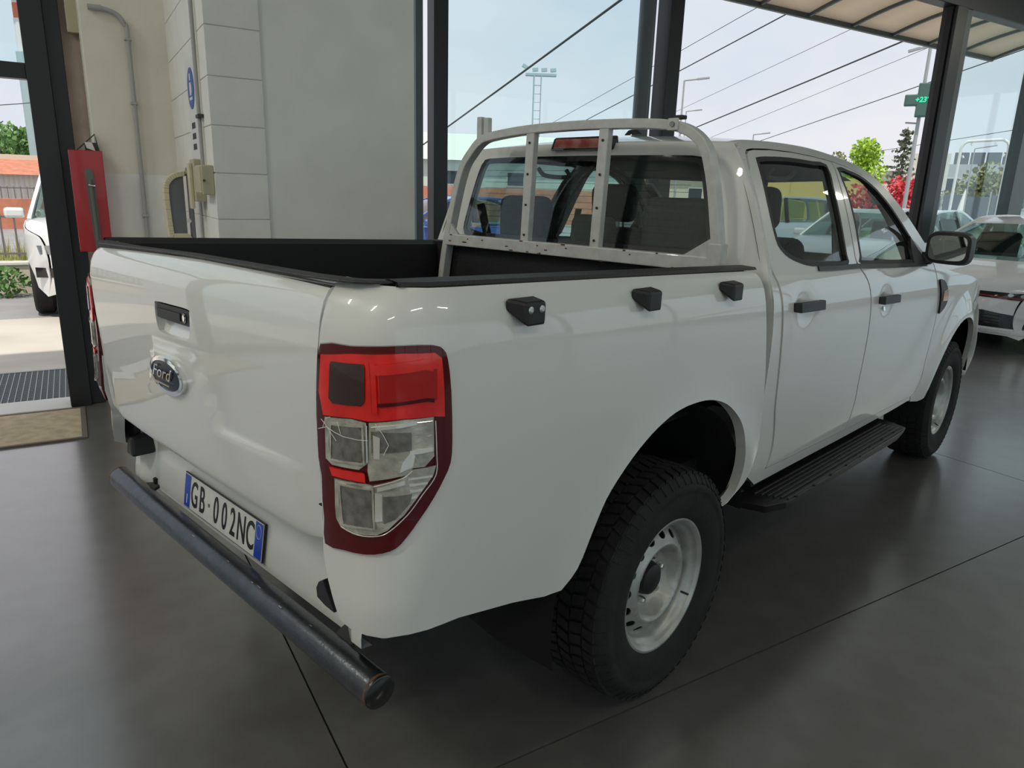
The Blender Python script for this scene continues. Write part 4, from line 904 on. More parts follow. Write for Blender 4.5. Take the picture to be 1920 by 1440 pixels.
grid_surf('front_bumper', 'paint', noseF, 16, 24, TR, thick=0.004)
for z, h in ((0.98, 0.05), (0.90, 0.05), (0.62, 0.07)):
    q = MB(); q.box(3.98+(0.14 if z < 0.7 else 0.05), 4.15+(0.06 if z < 0.7 else 0.0), -0.48, 0.48, z-h/2, z+h/2); q.build('grille_slat', 'black_plastic', TR, bevel=0.01)
for sy in (-1, 1):
    q = MB(); q.hexa([(3.84,sy*0.52,0.88),(3.84,sy*0.80,0.90),(3.98,sy*0.78,0.90),(4.07,sy*0.52,0.88),(3.8,sy*0.52,1.0),(3.74,sy*0.80,1.05),(3.88,sy*0.77,1.04),(4.0,sy*0.52,1.0)]); q.build('headlight', 'headlamp', TR, bevel=0.01)

# ---- headboard rack behind the cab
RK = empty('load_rack', (0, 0, 0), 0, TR); RK['label'] = 'chipped white steel headboard frame behind the cab'
xk = 0.425
hp_ = [(0.690,1.155),(0.662,1.31),(0.604,1.525),(0.552,1.668),(0.495,1.738),(0.43,1.788),(0.35,1.806),(0.155,1.823),(-0.083,1.829),(-0.33,1.826),(-0.50,1.815),(-0.585,1.790),(-0.640,1.745),(-0.665,1.69),(-0.690,1.60),(-0.713,1.48),(-0.733,1.37)]
MB().bar([(xk, a, b) for a, b in smooth_poly(hp_, 5)], 0.034, 0.045, (1, 0, 0)).build('hoop', 'rack_white', RK, bevel=0.004)
for (ya, yb) in ((0.137, 0.155), (-0.230, -0.212)):
    MB().bar([(xk-0.005, yb, 1.362), (xk-0.005, ya, 1.815)], 0.043, 0.030, (1, 0, 0)).build('upright', 'rack_white', RK, bevel=0.003)
    for i in range(4):
        t = 0.1+0.27*i; MB().tube([(xk-0.024, yb+(ya-yb)*t, 1.362+0.45*t), (xk-0.019, yb+(ya-yb)*t, 1.362+0.45*t)], 0.005, 8).build('bolt_hole', 'dark_hub', RK)
MB().box(xk-0.025, xk+0.02, -0.730, 0.655, 1.333, 1.383).build('lower_rail', 'rack_white', RK, bevel=0.004)
MB().box(xk-0.030, xk+0.02, -0.750, -0.700, 1.345, 1.43).build('gusset', 'rack_white', RK, bevel=0.004)
q = MB(); q.prism([(-0.715,1.38),(-0.60,1.38),(-0.712,1.45)], lambda a, b, d: (xk-0.02+d, a, b), 0.012); q.build('gusset', 'rack_white', RK)
q = MB(); q.prism([(0.650,1.38),(0.56,1.38),(0.635,1.45)], lambda a, b, d: (xk-0.02+d, a, b), 0.012); q.build('gusset', 'rack_white', RK)
for y, z, h in ((0.446, 1.785, 0.100), (0.404, 1.795, 0.085)):
    MB().box(xk-0.012, xk+0.012, y-0.014, y+0.014, z, z+h).build('end_stop', 'rack_white', RK, bevel=0.003)
for y in (-0.525,):
    MB().box(xk-0.03, xk-0.02, y-0.02, y+0.02, 1.795, 1.835).build('clamp_plate', 'rack_white', RK, bevel=0.003)
    MB().tube([(xk-0.036, y, 1.815), (xk-0.03, y, 1.815)], 0.009, 8).build('bolt', 'galvanised', RK)
    MB().box(xk-0.01, xk+0.02, y-0.025, y+0.015, 1.833, 1.846).build('clamp_bolt', 'cabin_dark', RK, bevel=0.003)
random.seed(3)
for i in range(26):
    y = random.uniform(-0.70, 0.62); z = 1.333+random.choice((0.0, 0.003, 0.006, 0.02, 0.035, 0.048)); w_ = random.uniform(0.003, 0.010)
    MB().box(xk-0.0262, xk-0.0252, y-w_, y+w_, z-0.0025, z+0.0025).build('paint_chip', 'rust', RK)

# ---- wheels
wheel_tpl = None
def make_wheel():
    r = empty('wheel', (0, 0, 0), 0, TR)
    R0 = 0.382; h = 0.128
    prof = [(0.214,-0.100),(0.222,-0.108),(0.24,-0.120),(0.265,-0.1275),(0.30,-0.1285),(0.315,-0.1275),(0.318,-0.1300),(0.335,-0.1290),(0.350,-0.121),(0.362,-0.112),(0.370,-0.100),(0.3735,-0.07),(0.3745,0.0),(0.3735,0.07),(0.370,0.100),(0.35,0.121),(0.30,0.1285),(0.24,0.12),(0.214,0.10)]
    MB().lathe(prof, 72).build('tyre', 'tyre', r, smooth=45)
    q = MB(); nb = 58
    for row, (y0, y1) in enumerate(((-0.107,-0.072),(-0.066,-0.026),(-0.020,0.020),(0.026,0.066),(0.072,0.107))):
        for i in range(nb):
            a0 = 2*math.pi*(i+0.5*(row % 2))/nb; a1 = a0+2*math.pi/nb*0.74; sk = 0.03*(1 if row % 2 else -1)
            ra = 0.372 if abs(y0+y1) > 0.15 else 0.3725; ro = 0.3805 if abs(y0+y1) > 0.15 else 0.382
            P_ = []
            for rr in (ra-0.006, ro):
                for (aa, yy) in ((a0, y0), (a1, y0), (a1+sk, y1), (a0+sk, y1)):
                    r3 = rr-(0.004 if abs(yy) > 0.1 else 0); P_.append((r3*math.cos(aa), yy, r3*math.sin(aa)))
            q.hexa(P_)
    q.build('tread_blocks', 'tyre', r)['kind'] = 'stuff'
    q = MB()
    for i in range(nb):
        a0 = 2*math.pi*i/nb; a1 = a0+2*math.pi/nb*0.55; P_ = []
        for (rr, yy) in ((0.343,-0.124),(0.369,-0.1035)):
            for aa in (a0, a1): P_ += [(rr*math.cos(aa), yy, rr*math.sin(aa)), (rr*math.cos(aa), yy-0.005, (rr)*math.sin(aa))]
        q.hexa([P_[0],P_[2],P_[3],P_[1],P_[4],P_[6],P_[7],P_[5]])
    q.build('shoulder_lugs', 'tyre', r)['kind'] = 'stuff'
    MB().lathe([(0.205,-0.098),(0.216,-0.108),(0.222,-0.108),(0.224,-0.102),(0.221,-0.098)], 72).build('rim_flange', 'steel_rim', r, smooth=30)
    MB().lathe([(0.216,-0.107),(0.208,-0.101),(0.203,-0.092),(0.200,-0.085),(0.195,-0.082),(0.186,-0.070),(0.184,-0.045),(0.184,0.09),(0.214,0.10)], 72).build('rim_barrel', 'steel_rim', r, smooth=40)
    def Pd(a, b, d=0):
        rr = math.hypot(a, b); y = interp([0.0,0.058,0.092,0.106,0.118,0.127,0.134,0.142,0.157,0.172,0.188], [0.018,0.018,0.012,-0.012,-0.036,-0.043,-0.042,-0.036,-0.026,-0.012,-0.004], rr)
        return (a, y-0.045+d, b)
    c0 = [(0.186*math.cos(2*math.pi*i/64), 0.186*math.sin(2*math.pi*i/64)) for i in range(64)]
    holes = []
    for i in range(16):
        t = 2*math.pi*i/16; cx_, cz_ = 0.160*math.cos(t), 0.160*math.sin(t)
        holes.append([(cx_+0.0125*math.cos(u)*math.cos(t)-0.0165*math.sin(u)*math.sin(t), cz_+0.0125*math.cos(u)*math.sin(t)+0.0165*math.sin(u)*math.cos(t)) for u in [2*math.pi*j/12 for j in range(12)]])
    panel('wheel_disc', 'steel_rim', c0, Pd, r, holes=holes, depth=0.004, step=0.012)
    MB().lathe([(0.184,0.03),(0.0,0.03)], 40).build('brake_backing', 'dark_void', r)
    MB().lathe([(0.0,-0.066),(0.036,-0.066),(0.050,-0.058),(0.055,-0.042),(0.058,-0.020)], 28).build('hub_cap', 'dark_hub', r, smooth=40)
    for i in range(6):
        t = 2*math.pi*i/6+0.3
        MB().lathe([(0.0,-0.022),(0.008,-0.022),(0.0115,-0.016),(0.0120,0.0)], 6).build('wheel_nut', 'bright_metal', r, loc=(0.075*math.cos(t), -0.030, 0.075*math.sin(t)), smooth=30)
    MB().tube([(0.17,-0.075,-0.085),(0.185,-0.098,-0.092)], 0.004, 8).build('valve', 'rubber_seal', r)
    return r
w0 = make_wheel()
wheels = [w0]+[copy_tree(w0, TR) for _ in range(3)]
for w_, (x, y, rz, spin, st_) in zip(wheels, ((0, -0.780, 0, 0.1, 0), (3.235, -0.780, 0, 0.7, 0), (0, 0.780, math.pi, 0.4, 0), (3.235, 0.780, math.pi, 0.2, 0))):
    w_.location = (x, y, 0.383); w_.rotation_euler = (0, spin, rz)
# ---- underbody
boxo('underbody_blocker', 'dark_void', -0.93, 3.8, -0.72, 0.72, 0.60, 0.66, TR)  # flat dark plate added under the body to block light
for sy in (-1, 1): boxo('frame_rail', 'dark_hub', -0.93, 3.7, sy*0.45-0.04, sy*0.45+0.04, 0.46, 0.60, TR, 0.01)
MB().tube([(0, -0.70, 0.383), (0, 0.70, 0.383)], 0.045, 14).build('rear_axle', 'dark_hub', TR, smooth=40)
MB().tube([(3.235, -0.70, 0.383), (3.235, 0.70, 0.383)], 0.035, 14).build('front_axle', 'dark_hub', TR, smooth=40)
MB().lathe([(0.0,-0.16),(0.08,-0.13),(0.14,-0.05),(0.14,0.05),(0.08,0.13),(0.0,0.16)], 18, 'y').build('differential', 'dark_hub', TR, loc=(0, 0.1, 0.385), smooth=40)
for sy in (-1, 1): MB().tube([(-0.62, sy*0.52, 0.56), (-0.3, sy*0.52, 0.45), (0.0, sy*0.52, 0.42), (0.3, sy*0.52, 0.44), (0.6, sy*0.52, 0.50)], 0.03, 8).build('leaf_spring', 'dark_hub', TR, smooth=40)
# ---- cabin
boxo('cabin_floor', 'cabin_dark', 0.56, 2.6, -0.80, 0.80, 0.64, 0.68, TR)
def rbox(name, m, x0, x1, y0, y1, z0, z1, parent, bev, tilt=0.0):
    o = boxo(name, m, x0, x1, y0, y1, z0, z1, parent, bev); o.rotation_euler = (0, tilt, 0); o.modifiers['bevel'].segments = 4; return o
for y in (-0.38, 0.38):
    st = empty('front_seat', (0, 0, 0), 0, TR)
    rbox('cushion', 'seat_fabric', 1.45, 1.95, y-0.25, y+0.25, 0.86, 1.02, st, 0.05)
    rbox('backrest', 'seat_fabric', 1.33, 1.47, y-0.25, y+0.25, 0.95, 1.42, st, 0.06, -0.18)
    rbox('headrest', 'seat_fabric', 1.29, 1.39, y-0.135, y+0.135, 1.445, 1.635, st, 0.045, -0.1)
    for a in (-0.06, 0.06): MB().tube([(1.35, y+a, 1.38), (1.34, y+a, 1.47)], 0.006, 8).build('post', 'chrome', st)
rs = empty('rear_seat', (0, 0, 0), 0, TR)
rbox('cushion', 'seat_fabric', 0.74, 1.18, -0.66, 0.66, 0.86, 1.0, rs, 0.05)
rbox('backrest', 'seat_fabric', 0.62, 0.74, -0.66, 0.66, 0.95, 1.345, rs, 0.05, -0.12)
for y, w_, h_ in ((-0.40, 0.16, 0.23), (0.02, 0.11, 0.15), (0.42, 0.15, 0.22)):
    rbox('headrest', 'seat_fabric', 0.655, 0.745, y-w_, y+w_, 1.345, 1.345+h_, rs, 0.045)
for y in (-0.70, 0.70):
    MB().bar([(0.66, y*0.98, 1.52), (0.70, y*0.93, 1.30), (0.76, y*0.85, 1.0)], 0.006, 0.05, (1, 0, 0)).build('seat_belt', 'dark_hub', TR)
    MB().bar([(1.46, y*1.02, 1.50), (1.45, y*1.08, 1.25), (1.46, y*1.1, 0.8)], 0.006, 0.05, (1, 0, 0)).build('seat_belt', 'dark_hub', TR)
q = MB(); q.hexa([(2.20,-0.74,0.80),(2.70,-0.74,0.80),(2.70,0.74,0.80),(2.20,0.74,0.80),(2.28,-0.74,1.17),(2.68,-0.74,1.215),(2.68,0.74,1.215),(2.28,0.74,1.17)]); q.build('dashboard', 'cabin_dark', TR, bevel=0.04)
sw = empty('steering_wheel', (2.10, 0.38, 1.13), 0, TR); sw.rotation_euler = (0, math.radians(-65), 0)
MB().tube([(0.19*math.cos(t*math.pi/16), 0.19*math.sin(t*math.pi/16), 0) for t in range(32)], 0.015, 10, closed=True).build('rim', 'cabin_dark', sw, smooth=50)
MB().lathe([(0.0,0.03),(0.06,0.025),(0.075,0.0),(0.0,-0.02)], 20, 'z').build('hub', 'cabin_dark', sw, smooth=40)
for t in (0, 2.3, -2.3): MB().bar([(0, 0, 0), (0.18*math.cos(t), 0.18*math.sin(t), 0)], 0.03, 0.012).build('spoke', 'cabin_dark', sw)
rmir = empty('rear_view_mirror', (2.04, 0.0, 1.655), 0, TR)
MB().box(-0.02, 0.02, -0.12, 0.12, -0.04, 0.035).build('housing', 'cabin_dark', rmir, bevel=0.015)
MB().box(-0.023, -0.019, -0.11, 0.11, -0.033, 0.028).build('mirror_glass', 'mirror_glass', rmir)
MB().tube([(0.01, 0, 0.02), (0.06, 0, 0.09)], 0.012, 10).build('stem', 'cabin_dark', rmir)
for y in (-0.62, 0.62): MB().tube(smooth_poly([(1.0, y, 1.70), (1.02, y*0.95, 1.665), (1.2, y*0.95, 1.665), (1.22, y, 1.70)], 4), 0.011, 8).build('grab_handle', 'headliner', TR, smooth=40)
# ------------------------------------------------------------------ other vehicles
def make_car(name, label, loc, rz, paint, style='hatch', front=False, group=None):
    if style == 'suv':
        Wd = 0.95; zb = 0.30; cont = [(2.18,0.30),(2.28,0.50),(2.30,0.75),(2.24,0.95),(2.10,1.03),(1.6,1.10),(1.12,1.15),(0.6,1.14),(-0.8,1.15),(-1.9,1.17),(-2.20,1.12),(-2.28,0.80),(-2.26,0.50),(-2.15,0.32)]
        gh = [(1.15,1.13),(0.45,1.62),(0.0,1.71),(-0.8,1.74),(-1.6,1.70),(-1.95,1.62),(-2.18,1.15)]; ax_ = (1.42,-1.42); wr = 0.37
    elif style == 'sedan':
        Wd = 0.90; zb = 0.22; cont = [(2.15,0.22),(2.24,0.42),(2.24,0.60),(2.16,0.75),(1.9,0.86),(1.4,0.97),(0.98,1.02),(0.5,1.01),(-0.9,1.04),(-1.6,1.06),(-2.0,1.05),(-2.20,0.98),(-2.24,0.55),(-2.15,0.25)]
        gh = [(1.02,1.00),(0.20,1.45),(-0.2,1.52),(-0.9,1.51),(-1.35,1.44),(-1.65,1.32),(-1.98,1.05)]; ax_ = (1.36,-1.36); wr = 0.33
    else:
        Wd = 0.895; zb = 0.17; cont = [(2.02,0.17),(2.12,0.30),(2.135,0.46),(2.10,0.60),(2.02,0.70),(1.88,0.77),(1.5,0.87),(1.05,0.965),(0.95,0.975),(0.4,0.97),(-0.9,1.0),(-1.7,1.02),(-2.02,0.97),(-2.12,0.70),(-2.12,0.45),(-2.02,0.22)]
        gh = [(1.08,0.955),(0.30,1.37),(-0.1,1.45),(-0.8,1.465),(-1.4,1.43),(-1.72,1.35),(-2.0,0.98)]; ax_ = (1.31,-1.32); wr = 0.325
    R_ = empty(name, loc, rz); tag(R_, label, 'car', group)
    xmax = max(x for x, z in cont); xmin = min(x for x, z in cont)
    def wc(x):
        w = Wd-0.03
        if x > 1.5: w -= 0.22*((x-1.5)/(xmax-1.5))**2.4
        if x < -1.6: w -= 0.14*((x+1.6)/(xmin+1.6))**2.4
        return w
    def bulge(x): return 0.26*max(0, (x-1.3)/(xmax-1.3))**1.5-0.12*max(0, (x+1.6)/(xmin+1.6))**1.5
    cd = smooth_poly(cont, 3)
    nt_ = 14; v = []
    for x, z in cd:
        for j in range(nt_+1):
            t = -1+2*j/nt_; v.append((x-bulge(x)*abs(t)**2.6, t*wc(x), z+0.03*(1-t*t)-(0.03 if abs(t) == 1 else 0)))
    f = [(i*(nt_+1)+j, (i+1)*(nt_+1)+j, (i+1)*(nt_+1)+j+1, i*(nt_+1)+j+1) for i in range(len(cd)-1) for j in range(nt_)]
    me = bpy.data.meshes.new('body'); me.from_pydata(v, [], f); link('body', me, paint, R_, smooth=50)
    sc = [(x-bulge(x), z-0.03) for x, z in cd]
    def arc(cx): return [(cx+(wr+0.05)*math.cos(math.radians(a)), wr+(wr+0.05)*math.sin(math.radians(a))) for a in range(200, -21, -20)]
    bot = [(xmin+0.25, zb)]+[q for q in arc(ax_[1]) if q[1] > zb]+[q for q in arc(ax_[0]) if q[1] > zb]+[(sc[0][0]-0.03, zb)]
    _gx = [xmin+(xmax-xmin)*i/60 for i in range(61)]; _tx = [x-bulge(x) for x in _gx]; _tw = [wc(x) for x in _gx]
    def Pside(x, z, d=0):
        w = interp(_tx, _tw, max(_tx[0], min(_tx[-1], x)))+0.03*min(1, max(0, (interp([zb, 1.3], [0.0, 1.0], z)*3)))*min(1, max(0, (1.02*max(q[1] for q in cont)-z)/0.2))
        return (x, -(w-d), z)
    for mir in (False, True):
        panel('side_panel', paint, sc+bot, Pside, R_, depth=0.01, step=0.12, mirror=mir)
        sg = 1 if mir else -1
        for cx in ax_:
            w_ = empty('wheel', (cx, sg*(Wd-0.13), wr), 0 if sg < 0 else math.pi, R_)
            MB().lathe([(wr*0.62,-0.10),(wr*0.9,-0.11),(wr,-0.08),(wr,0.08),(wr*0.9,0.11),(wr*0.62,0.10)], 32).build('tyre', 'tyre', w_, smooth=40)
            q = MB().lathe([(wr*0.62,-0.10),(wr*0.60,-0.06),(0.0,-0.05)], 32); q.build('rim', 'steel_rim', w_, smooth=30)
            for k in range(5):
                a = 2*math.pi*k/5; MB().bar([(0, -0.075, 0), (wr*0.58*math.cos(a), -0.085, wr*0.58*math.sin(a))], 0.05, 0.03, (0, 1, 0)).build('spoke', 'steel_rim', w_)
    # cabin
    zb2, zr = gh[0][1], max(z for x, z in gh)
    def gw(z): return (Wd-0.055)-(0.24 if style != 'suv' else 0.20)*max(0, min(1, (z-zb2)/(zr-zb2)))
    A0, A1 = gh[0], gh[1]; B1, B0 = gh[-2], gh[-1]
    roofp = smooth_poly(gh[1:-1], 4)
    grid_surf('roof', paint, lambda i, t: (lambda k, s: (roofp[k][0], s*gw(roofp[k][1])*0.985, roofp[k][1]+0.012*(1-s*s)+0.004))(min(len(roofp)-1, int(round(i*(len(roofp)-1)))), 2*t-1), len(roofp)-1, 10, R_)
    def scr(a, b, bow):
        def F(i, t):
            s = 2*t-1; x = a[0]+(b[0]-a[0])*i; z = a[1]+(b[1]-a[1])*i
            return (x+bow*(1-s*s)+0.03*math.sin(math.pi*i)*(1 if bow > 0 else -1), s*gw(z)*0.97, z+0.012*(1-s*s)+0.02*math.sin(math.pi*i))
        return F
    grid_surf('windscreen', 'car_glass', scr(A0, A1, 0.10), 8, 10, R_)
    grid_surf('rear_screen', 'car_glass', scr(B0, B1, -0.06), 6, 8, R_)
    for sg in (-1, 1):
        MB().bar([(p[0], sg*gw(p[1])*0.99, p[1]) for p in smooth_poly([A0, A1]+gh[2:-2]+[B1, B0], 3)], 0.045, 0.05).build('roof_rail', paint, R_, bevel=0.006)
        top = [q for q in gh[1:-1]]; xb_ = -0.32
        def Pg(x, z, d=0, sg=sg): return (x, sg*(gw(z)-0.012-d), z)
        def tz(x): return interp([q[0] for q in reversed(gh)], [q[1] for q in reversed(gh)], x)-0.035
        wins = [[(A0[0]-0.12, zb2+0.01)]+[(x, max(zb2+0.02, tz(x))) for x in (A0[0]-0.2, (A0[0]+A1[0])/2, A1[0], 0.0)]+[(xb_+0.05, tz(xb_)), (xb_+0.05, zb2+0.01)],
                [(xb_-0.03, zb2+0.01), (xb_-0.03, tz(xb_)), (-0.8, tz(-0.8)), (-1.18, tz(-1.18)), (-1.25, zb2+0.03)],
                [(-1.30, zb2+0.03), (-1.24, tz(-1.24)), (B1[0]+0.05, tz(B1[0]+0.05)), (B0[0]+0.18, zb2+0.08)]]
        for wq in wins: panel('side_window', 'car_glass', wq, Pg, R_, depth=0.0, step=0.2)
        MB().bar([(xb_+0.01, sg*gw(zb2), zb2), (xb_+0.01, sg*gw(tz(xb_)), tz(xb_)+0.02)], 0.05, 0.08, (1, 0, 0)).build('pillar', 'gloss_black', R_)
        m_ = MB().box(-0.07, 0.07, -0.11, 0.11, -0.065, 0.065); m_.build('door_mirror', paint, R_, loc=(A0[0]-0.35, sg*(Wd+0.10), zb2+0.07), bevel=0.035)
        rbox('seat', 'cabin_dark', 0.0, 0.14, sg*0.37-0.24, sg*0.37+0.24, 0.5, zb2+0.32, R_, 0.05, -0.2)
    boxo('cabin_floor', 'cabin_dark', -1.8, 1.2, -Wd+0.12, Wd-0.12, zb+0.02, zb+0.2, R_)
    boxo('dashboard', 'cabin_dark', 0.55, 1.1, -Wd+0.12, Wd-0.12, 0.7, zb2-0.02, R_)
    # nose mapping for lamps and grilles
    cz = sorted([(z, x) for x, z in cd if x > 1.2], key=lambda q: q[0])
    def xn(z): return interp([q[0] for q in cz], [q[1] for q in cz], z) if len(cz) > 2 else 2.1
    def Pn(y, z, d=0):
        x = xn(z); w = wc(x); return (x-bulge(x)*min(1.1, abs(y)/w)**2.6-d, y, z+0.03*(1-min(1, abs(y)/w)**2))
    return R_, Pn, Wd
gti, Pn, Wd = make_car('hatchback_car', 'white hatchback with red grille strip parked inside, nose towards the pickup', (9.50, 2.30, 0), math.pi+0.06, 'car_gti')
panel('grille', 'gloss_black', [(-0.58,0.585),(0.58,0.585),(0.58,0.655),(0.3,0.648),(-0.3,0.648),(-0.58,0.655)], Pn, gti, d=-0.006, depth=0.01, step=0.08)
panel('red_strip', 'red_strip', [(-0.78,0.594),(-0.4,0.603),(0.4,0.603),(0.78,0.594),(0.78,0.602),(0.4,0.612),(-0.4,0.612),(-0.78,0.602)], Pn, gti, d=-0.014, depth=0.008, step=0.08)
for s in (-1, 1):
    hl = empty('headlight', (0, 0, 0), 0, gti)
    panel('lens', 'gloss_black', [(s*0.50,0.585),(s*0.80,0.578),(s*0.84,0.60),(s*0.845,0.66),(s*0.72,0.668),(s*0.56,0.648)], Pn, hl, d=-0.010, depth=0.01, step=0.06)
    for a, r in ((0.60, 0.024), (0.70, 0.026), (0.775, 0.02)):
        panel('lamp', 'headlamp', circ2(s*a, 0.632, r, 12, r*0.8), Pn, hl, d=-0.014, depth=0.004, step=0.05)
panel('lower_grille', 'gloss_black', [(-0.80,0.26),(0.80,0.26),(0.80,0.40),(0.55,0.425),(0.40,0.445),(-0.40,0.445),(-0.55,0.425),(-0.80,0.40)], Pn, gti, d=-0.006, depth=0.01, step=0.08)
for i in range(4):
    z = 0.285+i*0.035; panel('grille_bar', 'cabin_dark', [(-0.55,z),(0.55,z),(0.55,z+0.008),(-0.55,z+0.008)], Pn, gti, d=-0.014, depth=0.008, step=0.1)
panel('lip', 'car_white', [(-0.82,0.195),(0.82,0.195),(0.82,0.235),(-0.82,0.235)], Pn, gti, d=-0.02, depth=0.02, step=0.08)
sp = empty('dealer_plate', (0, 0, 0), 0, gti)
panel('board', 'gloss_black', [(-0.26,0.30),(0.26,0.30),(0.26,0.41),(-0.26,0.41)], Pn, sp, d=-0.018, depth=0.01, step=0.1)
for tri in ([(0.28,0.352),(0.235,0.315),(0.235,0.385)], [(0.225,0.31),(0.212,0.31),(0.212,0.395),(0.225,0.395)], [(0.195,0.372),(0.06,0.372),(0.06,0.382),(0.195,0.382)], [(0.195,0.340),(0.15,0.340),(0.15,0.358),(0.195,0.358)], [(0.135,0.335),(0.115,0.335),(0.115,0.358),(0.135,0.358)], [(0.105,0.31),(0.085,0.31),(0.085,0.345),(0.105,0.345)], [(0.075,0.31),(0.055,0.31),(0.055,0.345),(0.075,0.345)]):
    panel('mark', 'sign_white', [(a, b) for a, b in tri], Pn, sp, d=-0.021, depth=0.003, step=0.1)
panel('badge', 'chrome', circ2(0, 0.622, 0.055, 24), Pn, gti, d=-0.016, depth=0.008, step=0.05)

def dress(c, Pn_, zl, zg):
    for s in (-1, 1): panel('headlight', 'headlamp', [(s*0.50,zl),(s*0.80,zl-0.01),(s*0.82,zl+0.09),(s*0.55,zl+0.10)], Pn_, c, d=-0.008, depth=0.01, step=0.1)
    panel('grille', 'gloss_black', [(-0.45,zg),(0.45,zg),(0.45,zg+0.12),(-0.45,zg+0.12)], Pn_, c, d=-0.008, depth=0.01, step=0.1)
c_, p_, _ = make_car('estate_car', 'pale silver car outside the right pane, roof just above the white hatchback', (18.0, 8.3, -0.05), 0.06, 'car_silver', 'sedan'); dress(c_, p_, 0.66, 0.45)
c_, p_, _ = make_car('parked_car', 'white car outside the gateway, seen through the front door window', (12.0, 6.3, -0.05), math.pi+0.25, 'car_white', 'sedan'); dress(c_, p_, 0.66, 0.45)
c_, p_, _ = make_car('parked_car', 'light blue car outside the gateway, seen through the rear door window', (13.9, 10.6, -0.05), math.pi-0.3, 'car_silver', 'suv'); dress(c_, p_, 0.80, 0.55)
c_, p_, _ = make_car('parked_car', 'white car outside, seen at the right edge of the cab rear window', (8.6, 8.9, -0.05), math.pi+0.9, 'car_white', 'hatch'); dress(c_, p_, 0.60, 0.35)
c_, p_, _ = make_car('parked_car', 'blue car outside beside the slim frame post', (5.0, 10.6, -0.05), math.pi*0.97, 'car_blue', 'sedan'); dress(c_, p_, 0.66, 0.45)
suv, p_, _ = make_car('suv_car', 'white off-road car outside the entrance door, half hidden by the door post', (-0.82, 9.75, -0.05), -math.pi/2, 'car_white', 'suv'); dress(suv, p_, 0.78, 0.55)
panel('lower_grille', 'gloss_black', [(0.48,0.50),(0.86,0.50),(0.86,0.62),(0.48,0.60)], p_, suv, d=-0.01, depth=0.01, step=0.1)
panel('lower_grille', 'gloss_black', [(-0.86,0.50),(-0.48,0.50),(-0.48,0.60),(-0.86,0.62)], p_, suv, d=-0.01, depth=0.01, step=0.1)

# ------------------------------------------------------------------ outside ground
gd = boxo('ground', 'asphalt', -60, 140, VF+0.2, 160, -0.30, -0.06); tag(gd, 'grey asphalt yard and street outside', 'ground', kind='structure')
ap = boxo('apron', 'concrete_out', -30, 30, VF+0.1, 7.9, -0.25, -0.045); tag(ap, 'pale concrete apron in front of the glass front', 'ground', kind='structure')
# awning
aw = empty('glass_awning', (10.0, VF+0.21, 4.2)); tag(aw, 'curved awning with dark ribs and translucent panels above the gateway', 'awning')
def awz(t): return 0.30-0.25*t*t
xs = [-3.7+1.05*i for i in range(8)]
for x in xs: MB().bar([(x, 0.02+1.58*t/8, awz(t/8)) for t in range(9)], 0.05, 0.06, (0, 0, 1)).build('rib', 'frame_grey', aw, bevel=0.004)
for i in range(7):
    grid_surf('panel', 'awning_panel', lambda a, b, i=i: (xs[i]+0.025+(xs[i+1]-xs[i]-0.05)*a, 0.02+1.58*b, awz(b)+0.02), 2, 8, aw, thick=0.006)
MB().bar([(xs[0]-0.03, 1.63, awz(1)-0.01), (xs[-1]+0.03, 1.63, awz(1)-0.01)], 0.06, 0.09).build('edge_beam', 'frame_grey', aw, bevel=0.006)
tr_ = MATS['awning_panel'].node_tree; tr_.nodes['Principled BSDF'].inputs['Transmission Weight'].default_value = 0.0
# translucent sheet: half of the light passes
_m = MATS['awning_panel']; _t = _m.node_tree; _o = [n for n in _t.nodes if n.type == 'OUTPUT_MATERIAL'][0]; _b = _t.nodes['Principled BSDF']
_tl = _t.nodes.new('ShaderNodeBsdfTranslucent'); _tl.inputs[0].default_value = (0.62, 0.56, 0.48, 1); _mx = _t.nodes.new('ShaderNodeMixShader'); _mx.inputs[0].default_value = 0.7
_t.links.new(_b.outputs[0], _mx.inputs[1]); _t.links.new(_tl.outputs[0], _mx.inputs[2]); _t.links.new(_mx.outputs[0], _o.inputs[0])

# ------------------------------------------------------------------ trees and shrubs
def leaves(q, c, r, n, s, rnd):
    for _ in range(n):
        while True:
            p = Vector((rnd.uniform(-1, 1), rnd.uniform(-1, 1), rnd.uniform(-1, 1)))
            if 0.3 < p.length < 1: break
        p = Vector(c)+Vector((p.x*r[0], p.y*r[1], p.z*r[2]))
        a = Vector((rnd.gauss(0, 1), rnd.gauss(0, 1), rnd.gauss(0, 1))).normalized(); b = a.cross(Vector((rnd.gauss(0, 1), rnd.gauss(0, 1), rnd.gauss(0, 1)))).normalized()
        q.add([p-a*s, p+b*s*0.6, p+a*s, p-b*s*0.6], [(0, 1, 2, 3)])
def tree(name, label, loc, h, r, m, zlow, seed, cat='tree', n=1100, s=0.14, group=None, clusters=9):
    rnd = random.Random(seed); T = empty(name, loc); tag(T, label, cat, group)
    MB().tube([(0, 0, 0), (0.05, 0.02, h*0.4), (0, 0, h*0.75)], 0.05*h/2+0.02, 8, r2=0.03).build('trunk', 'bark', T, smooth=50)
    q = MB()
    for k in range(clusters):
        a = rnd.uniform(0, 6.28); t = rnd.random(); zz = zlow+(h-zlow)*(0.18+0.70*t); rr = r*(0.75-0.5*t)*rnd.random()**0.5
        leaves(q, (rr*math.cos(a), rr*math.sin(a), zz), (r*0.55, r*0.55, (h-zlow)*0.20), n//clusters, s, rnd)
    f = q.build('foliage', m, T); f['kind'] = 'stuff'
    return T
tree('leafy_tree', 'bright lime green tree beyond the gateway above the cab roof', (45.3, 28.7, -0.06), 5.8, 1.65, 'leaf_lime', 1.2, 1, n=1800, s=0.15)
